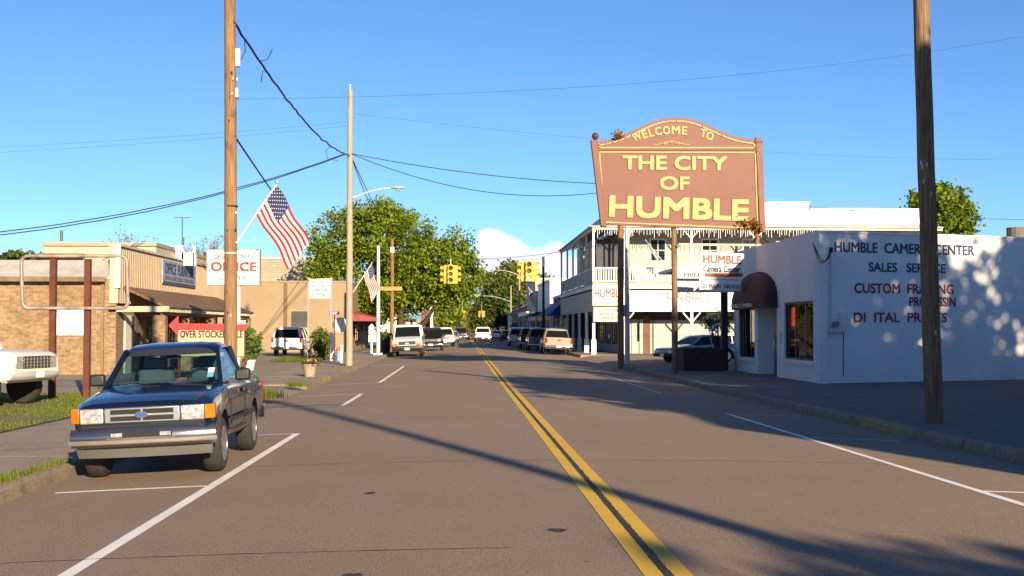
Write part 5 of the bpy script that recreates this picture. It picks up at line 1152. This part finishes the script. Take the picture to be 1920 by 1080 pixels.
# empty rounded frame on two rusty posts
t = thing('empty_sign_frame', 'empty rounded metal sign frame on two rusty posts at left', 'sign frame', on_y(130, 733, 31)); Yf = 31.0
rad = 12; cs_ = []
for (cx_, cy_, a0) in ((52, 492, 180), (226, 492, 270), (228, 566, 0), (54, 566, 90)):
    for k in range(5): a = R(a0+22.5*k); cs_.append((cx_+rad*math.cos(a), cy_+rad*math.sin(a)))
cs_.append(cs_[0]); M_tubem = mat('weathered_tube', (.27, .22, .2), .6, .3, var=.5, scale=3, stain=(.12, .04, .025), stain_s=2)
MB().tube([on_y(a, b, Yf-.06) for a, b in cs_], .045, 10, cap=False).build('frame', M_tubem, t, smooth=60)
for px, pb in ((97, 731), (162, 735)): MB().box(xat(px, Yf)-.075, xat(px, Yf)+.075, Yf, Yf+.15, gz(Yf)-.1, zat(487, Yf)).build('post', M_rust, t)
# discount office centre sign
t, tx = board('pole_sign', 'white discount office center sign on a white pole behind the brown pole', 389, 469, 486, 533, 46.5, M_signw, .25, mat('grey_edge', (.4, .38, .36), .6), .035)
tx('DISCOUNT', M_maroonp, 402, 485, 470, 477, .02); tx('OFFICE', M_red, 396, 508, 480, 492, .05); tx('CENTER', M_maroonp, 410, 525, 463, 517, .02)
x = xat(443, 46.5); MB().box(x-.12, x+.12, 46.55, 46.75, gz(46)-.1, zat(535, 46.5)).build('pole', M_whitep, t)
# portable arrow sign
Ya = 44.0
t, tx = board('arrow_sign', 'portable letter board over stocked with a red arrow pointing left', 333, 617, 458, 668, Ya, mat('letter_track', (.72, .55, .32), .6, var=.06), .14, mat('brown_frame', (.16, .08, .05), .7), .03)
tr_ = MB().box(xat(333, Ya), xat(458, Ya), Ya-.015, Ya-.001, zat(636, Ya)-.008, zat(636, Ya)+.008).build('track', M_creamp, t); piece(tr_, (0, 0, -.31), t); piece(tr_, (0, 0, -.62), t)
tx('OVER STOCKED SALE', M_black, 338, 633, 455, 620, .03); tx('AND  L', M_black, 345, 652, 392, 640, .03)
ah = [on_y(a, b, Ya-.05) for a, b in ((316, 610), (334, 592), (334, 606), (462, 608), (462, 619), (334, 618), (334, 630))]
MB().prism(ah, (0, .1, 0)).build('arrow', flat('arrow_red', (.7, .035, .04), .5), t)
for px in (336, 459): MB().box(xat(px, Ya)-.04, xat(px, Ya)+.04, Ya+.02, Ya+.1, gz(Ya), zat(668, Ya)-.03).build('leg', M_rust, t)
# historic downtown sign
Yh2 = 69.5
t, tx = board('historic_sign', 'small white historic downtown sign on two wooden posts', 581, 524, 619, 558, Yh2, M_signw, .06, M_whitep, .04)
for s_, y0, y1 in (('WELCOME TO', 526.5, 531), ('HISTORIC', 533.5, 539), ('DOWNTOWN', 541.5, 547), ('HUMBLE', 549.5, 555)): tx(s_, M_navy, 584, y1, 616, y0, .035)
for px in (578.5, 621): MB().box(xat(px, Yh2)-.06, xat(px, Yh2)+.06, Yh2-.02, Yh2+.1, gz(Yh2), zat(521, Yh2)).build('post', M_pole2, t)
MB().box(xat(580, Yh2), xat(620, Yh2), Yh2, Yh2+.06, zat(561, Yh2), zat(559.6, Yh2)).build('rail', M_pole2, t)
t, tx = board('street_name_sign', 'purple street name blade above the hydrant', 617, 584, 636, 590, 63, flat('street_purple', (.33, .12, .5), .5), .03)
tx('N. MAIN ST', M_fw, 619, 589, 634, 585.5, .0); x = xat(627, 63); MB().box(x-.03, x+.03, 63.031, 63.09, gz(63), zat(590, 63)).build('post', M_rust, t)
MB().tube([(xat(638, 63.5), 63.4, zat(609, 63)), (xat(638, 63.5), 63.45, zat(609, 63))], .4, 20).build('round_sign_back', M_galv, t)

# ================================================================== SMALL STREET THINGS
t = thing('hydrant', 'blue fire hydrant with red cap beside the bleached pole', 'hydrant', (xat(635, 65), 65, gz(65))); x, y, z = t.location
MB().lathe([(.16, 0), (.16, .06), (.11, .07), (.11, .5), (.14, .52), (.14, .56)], (x, y, z), 14).build('barrel', flat('hydrant_blue', (.2, .42, .65), .5), t, smooth=40)
MB().lathe([(.14, .561), (.13, .66), (.07, .74), (.03, .8)], (x, y, z), 14).build('bonnet', flat('hydrant_red', (.6, .12, .1), .5), t, smooth=40)
for s_ in (-1, 1): MB().lathe([(.06, 0), (.06, .09), (.03, .11)], (x+s_*.1, y, z+.42), 10, 'x').build('outlet', flat('hydrant_red', (.6, .12, .1)), t) if s_ > 0 else MB().lathe([(.06, 0), (.06, -.09), (.03, -.11)], (x-.1, y, z+.42), 10, 'x').build('outlet', flat('hydrant_red', (.6, .12, .1)), t)
for px, Y, top, lb in ((641, 62, 648, 'short white marker post at the hydrant'), (624, 66, 624, 'white square bollard post left of the hydrant')):
    t = thing('marker_post', lb, 'post', (xat(px, Y), Y, gz(Y))); w_ = .06 if px == 641 else .13
    MB().box(t.location.x-w_, t.location.x+w_, Y-w_, Y+w_, gz(Y), zat(top, Y)).build('post', M_whitep, t, bevel=.02); MB().box(t.location.x-w_*1.15, t.location.x+w_*1.15, Y-w_*1.15, Y+w_*1.15, zat(top, Y), zat(top, Y)+.04).build('cap', M_whitep, t)
t = thing('concrete_planter', 'tapered concrete planter with pink flowers on the left pavement', 'planter', (xat(581, 45), 45, gz(45)+.012)); x, y, z = t.location
MB().lathe([(.19, 0), (.25, .4), (.27, .42), (.27, .47), (.22, .47), (.2, .38)], (x, y, z), 16).build('tub', mat('cast_concrete', (.42, .33, .23), .9, var=.2, scale=6), t, smooth=35)
n_ = 220; foliage('plants', np.array([x, y, z+.5])+rng.normal(size=(n_, 3))*np.array([.13, .13, .05]), rng.random(n_), .07, leafmat('planter_leaf', (.14, .12, .04)), t); foliage('flowers', np.array([x, y, z+.58])+rng.normal(size=(40, 3))*np.array([.1, .1, .05]), rng.random(40), .06, leafmat('pink_petal', (.65, .4, .42), .2), t)
M_leafpot = leafmat('pot_leaf', (.09, .17, .03), .4)
t = thing('potted_plant', 'leafy plant in a white pot right of the arrow sign', 'plant', (xat(468, 52), 52, gz(52)+.01)); x, y, z = t.location
MB().lathe([(.18, 0), (.25, .36), (.27, .38), (.27, .44), (.22, .44)], (x, y, z), 16).build('pot', M_whitep, t, smooth=35)
pts, tn, _ = clumps([(x, y, z+1.05, .42, .4, .62)], 46, 24, .09, .3); foliage('foliage', pts, tn, .12, M_leafpot, t); MB().tube([(x, y, z+.3), (x+.03, y, z+1.4)], .025, 6).build('stem', M_bark, t)
t = thing('shrub', 'loose upright green shrub on the corner grass plot', 'shrub', (xat(607, 69), 69, gz(69)+.02)); x, y, z = t.location
pts, tn, _ = clumps([(x, y, z+.85, .62, .6, .75), (x-.25, y, z+1.35, .35, .35, .4)], 90, 26, .11, .2); foliage('foliage', pts, tn, .1, leafmat('shrub_leaf', (.14, .18, .035), .4), t)
mb = MB()
for k in range(7): a = k*.9; mb.tube([(x, y, z), (x+.2*math.cos(a), y+.2*math.sin(a), z+.7), (x+.5*math.cos(a), y+.5*math.sin(a), z+1.5)], [.025, .018, .006], 5)
mb.build('stems', M_bark, t)
t = thing('litter_bin', 'black bin between signal pole and white van', 'bin', (xat(722, 84), 84, gz(84)+.012)); x, y, z = t.location
MB().lathe([(.33, 0), (.36, .95), (.4, .96), (.4, 1.02), (.3, 1.03)], (x, y, z), 14).build('drum', M_black, t); pts, tn, _ = clumps([(x, y, z+1.2, .5, .4, .25)], 40, 20, .1, .3); foliage('foliage', pts, tn, .12, M_leafpot, t)
t = thing('small_white_sign', 'small white house shaped sign on a post by the red awning', 'sign', (xat(697, 84), 84, gz(84))); x, y, z = t.location
MB().box(x-.06, x+.06, 84, 84.12, z, zat(622, 84)).build('post', M_whitep, t); MB().prism([(x-.16, 83.95, zat(622, 84)), (x+.16, 83.95, zat(622, 84)), (x+.16, 83.95, zat(612, 84)), (x, 83.95, zat(607, 84)), (x-.16, 83.95, zat(612, 84))], (0, .05, 0)).build('panel', M_whitep, t)
for px, Y, py0, py1, lb in ((1019, 150, 0, 0, ''),): pass
t = thing('projecting_sign', 'white projecting box sign over the far right pavement', 'sign', (xat(955, 150), 150, 2.4)); x = xat(956, 150); MB().box(x-.25, x+.25, 150, 150.2, zat(609, 150), zat(592, 150)).build('panel', M_signw, t); MB().box(x+.25, 9.25, 150.05, 150.15, zat(594, 150), zat(593, 150)).build('bracket', M_dark, t)

# ================================================================== TREES
def blobs_px(lst, Y, dep=.75):          # photo ellipses at a distance turned into crown volumes
    o = []
    for (px, py, rx, ry, *dy) in lst:
        yy = Y+(dy[0] if dy else 0); o.append((xat(px, yy), yy, zat(py, yy), rx/F*yy, max(rx, ry)/F*yy*dep, ry/F*yy))
    return o
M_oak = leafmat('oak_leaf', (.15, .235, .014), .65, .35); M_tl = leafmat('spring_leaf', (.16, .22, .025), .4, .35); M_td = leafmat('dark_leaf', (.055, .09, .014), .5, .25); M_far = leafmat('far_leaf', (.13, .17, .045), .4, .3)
tree('oak_tree', 'large spreading green oak over the left pavement', (xat(752, 99), 99, gz(99)),
     blobs_px([(640, 455, 58, 55, 1), (700, 430, 70, 48), (668, 520, 80, 60, 2), (745, 455, 75, 60), (800, 490, 62, 50, -1), (845, 500, 55, 45, -2), (770, 540, 90, 40, 1), (720, 560, 70, 45, 2), (875, 515, 30, 38, -3), (610, 505, 35, 45, 1), (690, 588, 40, 30, 3), (852, 545, 38, 25, -2), (720, 400, 40, 22), (855, 452, 25, 22, -2)], 97),
     1500, 30, .34, .17, M_oak, .42, limbs=22)
o = MB().tube([(xat(742, 98), 98, .4), (xat(775, 98), 98, 1.35), (xat(800, 97), 97, 2.2), (xat(815, 96), 96, 3.4)], [.3, .25, .2, .1], 8).build('leaning_limb', M_bark, bpy.data.objects['oak_tree'], smooth=60)
tree('street_tree', 'bright green tree on the left beyond the white shopfront', (xat(835, 200), 200, -.18), blobs_px([(828, 580, 28, 32), (845, 600, 22, 25), (815, 560, 20, 25)], 200), 300, 22, .5, .4, M_tl, .3)
tree('street_tree', 'rounded dark green tree on the right down the street', (xat(935, 235), 235, -.18), blobs_px([(915, 580, 26, 28), (938, 560, 30, 35), (955, 585, 25, 25), (900, 600, 14, 18)], 235), 420, 22, .55, .45, M_td, .35)
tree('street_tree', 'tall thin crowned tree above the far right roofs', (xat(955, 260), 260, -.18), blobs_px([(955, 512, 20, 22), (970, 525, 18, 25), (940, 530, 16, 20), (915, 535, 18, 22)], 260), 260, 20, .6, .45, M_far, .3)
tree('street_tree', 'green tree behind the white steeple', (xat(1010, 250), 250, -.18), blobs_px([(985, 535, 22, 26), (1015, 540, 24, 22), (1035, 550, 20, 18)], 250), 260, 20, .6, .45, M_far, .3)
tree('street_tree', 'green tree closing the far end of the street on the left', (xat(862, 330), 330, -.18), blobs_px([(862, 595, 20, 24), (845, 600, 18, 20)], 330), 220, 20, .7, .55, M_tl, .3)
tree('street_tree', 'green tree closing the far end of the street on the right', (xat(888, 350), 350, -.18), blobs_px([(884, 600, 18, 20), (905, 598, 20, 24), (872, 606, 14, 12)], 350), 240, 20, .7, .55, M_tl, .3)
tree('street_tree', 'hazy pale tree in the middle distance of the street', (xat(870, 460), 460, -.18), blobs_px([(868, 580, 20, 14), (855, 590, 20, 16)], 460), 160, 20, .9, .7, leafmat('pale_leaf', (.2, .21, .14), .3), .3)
tree('tree', 'green treetop behind the camera shop roof on the right', (xat(1775, 105), 105, -.18), blobs_px([(1770, 375, 40, 32), (1735, 372, 24, 18), (1805, 405, 30, 28), (1760, 410, 40, 22)], 105), 300, 22, .36, .26, M_oak, .35)
tree('tree', 'low green treetop above the sheet roof at the left edge', (xat(30, 95), 95, -.18), blobs_px([(30, 490, 26, 8), (75, 494, 22, 7)], 95), 110, 18, .3, .25, M_td, .3)
# two nearly bare trees behind the shop
M_twig = leafmat('bud_leaf', (.2, .2, .09), .3)
for px, py, rx, ry, lb in ((235, 468, 40, 26, 'nearly bare tree behind the left roof block'), (385, 470, 42, 24, 'nearly bare tree left of the brown pole behind the roof')):
    Y = 110; b_ = blobs_px([(px, py, rx, ry)], Y)[0]; t = thing('bare_tree', lb, 'tree', (b_[0], Y, -.18)); mb = MB(); fk = Vector((b_[0], Y, b_[2]-b_[5]*1.4)); mb.tube([(b_[0], Y, -.2), fk], [.25, .14], 8)
    tips = []
    for k in range(38):
        d = rng.normal(size=3); d /= np.linalg.norm(d); d[2] = abs(d[2]); e = Vector((b_[0]+d[0]*b_[3], Y+d[1]*b_[4], b_[2]-b_[5]*.5+d[2]*b_[5]*1.5)); q = fk.lerp(e, .5)+Vector((0, 0, .2)); mb.tube([fk, q, e], [.06, .035, .012], 4, cap=False)
        for j in range(4): e2 = q.lerp(e, random.random())+Vector(rng.normal(size=3))*.5; mb.tube([q.lerp(e, .3), e2], [.02, .008], 3, cap=False); tips.append(e2)
    mb.build('trunk', mat('grey_twig', (.22, .19, .16), .9), t); pp = np.repeat(np.array([tuple(v) for v in tips]), 3, 0)+rng.normal(size=(len(tips)*3, 3))*.2; foliage('crown', pp, rng.random(len(pp)), .12, M_twig, t)
# small many stemmed tree in front of the gallery building
x, y = xat(1345, 60), 60.0; t = thing('crape_myrtle', 'small many stemmed sapling before the white gallery wall', 'tree', (x, y, gz(y))); mb = MB(); tips = []
for k in range(11):
    a = k*2*PI/11; e = Vector((x+.75*math.cos(a)*random.uniform(.5, 1.2), y+.5*math.sin(a), gz(y)+random.uniform(2.0, 2.75))); q = Vector((x+.2*math.cos(a), y+.15*math.sin(a), gz(y)+1.2)); mb.tube([(x, y, gz(y)-.1), q, e], [.045, .03, .01], 5)
    for j in range(6): tips.append(q.lerp(e, random.uniform(.5, 1.05)))
mb.build('stems', M_bark, t); pp = np.repeat(np.array([tuple(v) for v in tips]), 9, 0)+rng.normal(size=(len(tips)*9, 3))*.11; foliage('crown', pp, rng.random(len(pp)), .085, M_td, t)
# a wood that reads as one mass closes the horizon
def wood(name, label, x0, x1, y0, y1, h, n, m):
    c = np.stack([rng.uniform(x0, x1, n), rng.uniform(y0, y1, n), np.zeros(n)], 1); hh = h*(.6+.5*rng.random(n)); per = 40
    d = rng.normal(size=(n*per, 3)); d /= np.linalg.norm(d, axis=1)[:, None]; P_ = np.repeat(c, per, 0); P_[:, 2] = np.repeat(hh*.55, per); P_ += d*np.stack([np.repeat(hh*.4, per)]*2+[np.repeat(hh*.5, per)], 1)*(rng.random(n*per)**.3)[:, None]
    o = foliage(name, P_, np.repeat(rng.random(n), per)*.7+.3*rng.random(n*per), 1.9, m, None); tag(o, label, 'woodland', kind='stuff')
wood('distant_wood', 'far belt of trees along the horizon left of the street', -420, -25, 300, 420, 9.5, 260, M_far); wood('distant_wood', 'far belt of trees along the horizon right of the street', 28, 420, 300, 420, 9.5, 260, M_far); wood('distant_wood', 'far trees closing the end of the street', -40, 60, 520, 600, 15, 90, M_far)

# trees and a building beside the viewer on the right: out of the picture, their shade falls into it
cb = thing('corner_store', 'plain white store beside the viewer on the right', 'building', (14, -2, gz(0))); MB().box(13.7, 27, -5, 1, gz(0)-.2, 8.3).build('wall', M_bluew, cb); MB().box(13.6, 27.1, -5.1, 1.1, 8.3, 8.5).build('roof', M_sheet, cb)
tree('roadside_tree', 'dense evergreen right of the viewer shading the near right kerb', (16.4, 5, gz(0)), [(15.6, 4.5, 6, 3.4, 3.0, 5.2), (15.9, 4.6, 9.6, 2.8, 2.6, 2.7), (18.5, 5, 4.8, 4.4, 3.2, 4.6), (20.5, 5, 7.5, 3, 2.6, 2.5)], 1200, 26, .42, .36, M_td, .35)
tree('roadside_tree', 'taller tree right of the viewer dappling the lettered wall', (23.5, 9, gz(0)), [(22.5, 9, 8, 3.2, 3, 5.5), (23, 10, 12, 3.2, 3, 3.4), (26, 8, 10.5, 3.4, 3, 4.6), (20.5, 9.5, 11, 2.6, 2.2, 2.8)], 330, 24, .45, .36, M_td, .4)
tree('roadside_tree', 'third tree right of the viewer beside the tall one', (31, 10, gz(0)), [(30, 10, 8.5, 3.6, 3, 6), (32, 11, 12, 3.4, 3, 3.6), (34.5, 9, 10, 3.4, 3, 5.5)], 300, 24, .45, .36, M_td, .4)
hb = thing('shade_block', 'unseen low white block added on the right to shade the lettered wall', 'building', (15, 29, gz(29))); MB().box(15.1, 42, 27, 31, gz(29)-.2, 3.8).build('wall', M_bluew, hb); MB().box(14.95, 42.2, 26.9, 31.1, 3.8, 3.95).build('roof', M_sheet, hb)  # added out of view; its top edge shades the lower side wall
tree('roadside_tree', 'small tree behind the viewer on the right pavement', (11.4, -14, gz(-14)), [(10.6, -14, 5.4, 1.4, 1.4, 1.6), (11.7, -13.5, 4.9, 1.6, 1.6, 1.8)], 240, 24, .35, .32, M_td, .2)

for o in S.objects:
    if o.parent is None:
        k = o.name.split('.')[0]
        g = {'utility_pole': 'poles along the street', 'signal_pole': 'poles along the street', 'power_line': 'overhead wires', 'loose_cable': 'overhead wires', 'traffic_signal': 'hanging traffic signals', 'flag': 'american flags', 'street_tree': 'trees along the far street',
             'roadside_tree': 'trees beside the viewer', 'bare_tree': 'bare trees behind the shop', 'suv': 'cars on the street', 'car': 'cars on the street', 'pickup_truck': 'cars on the street', 'van': 'cars on the street', 'sedan': 'cars in the side street', 'marker_post': 'white posts at the hydrant'}.get(k)
        if g: o['group'] = g
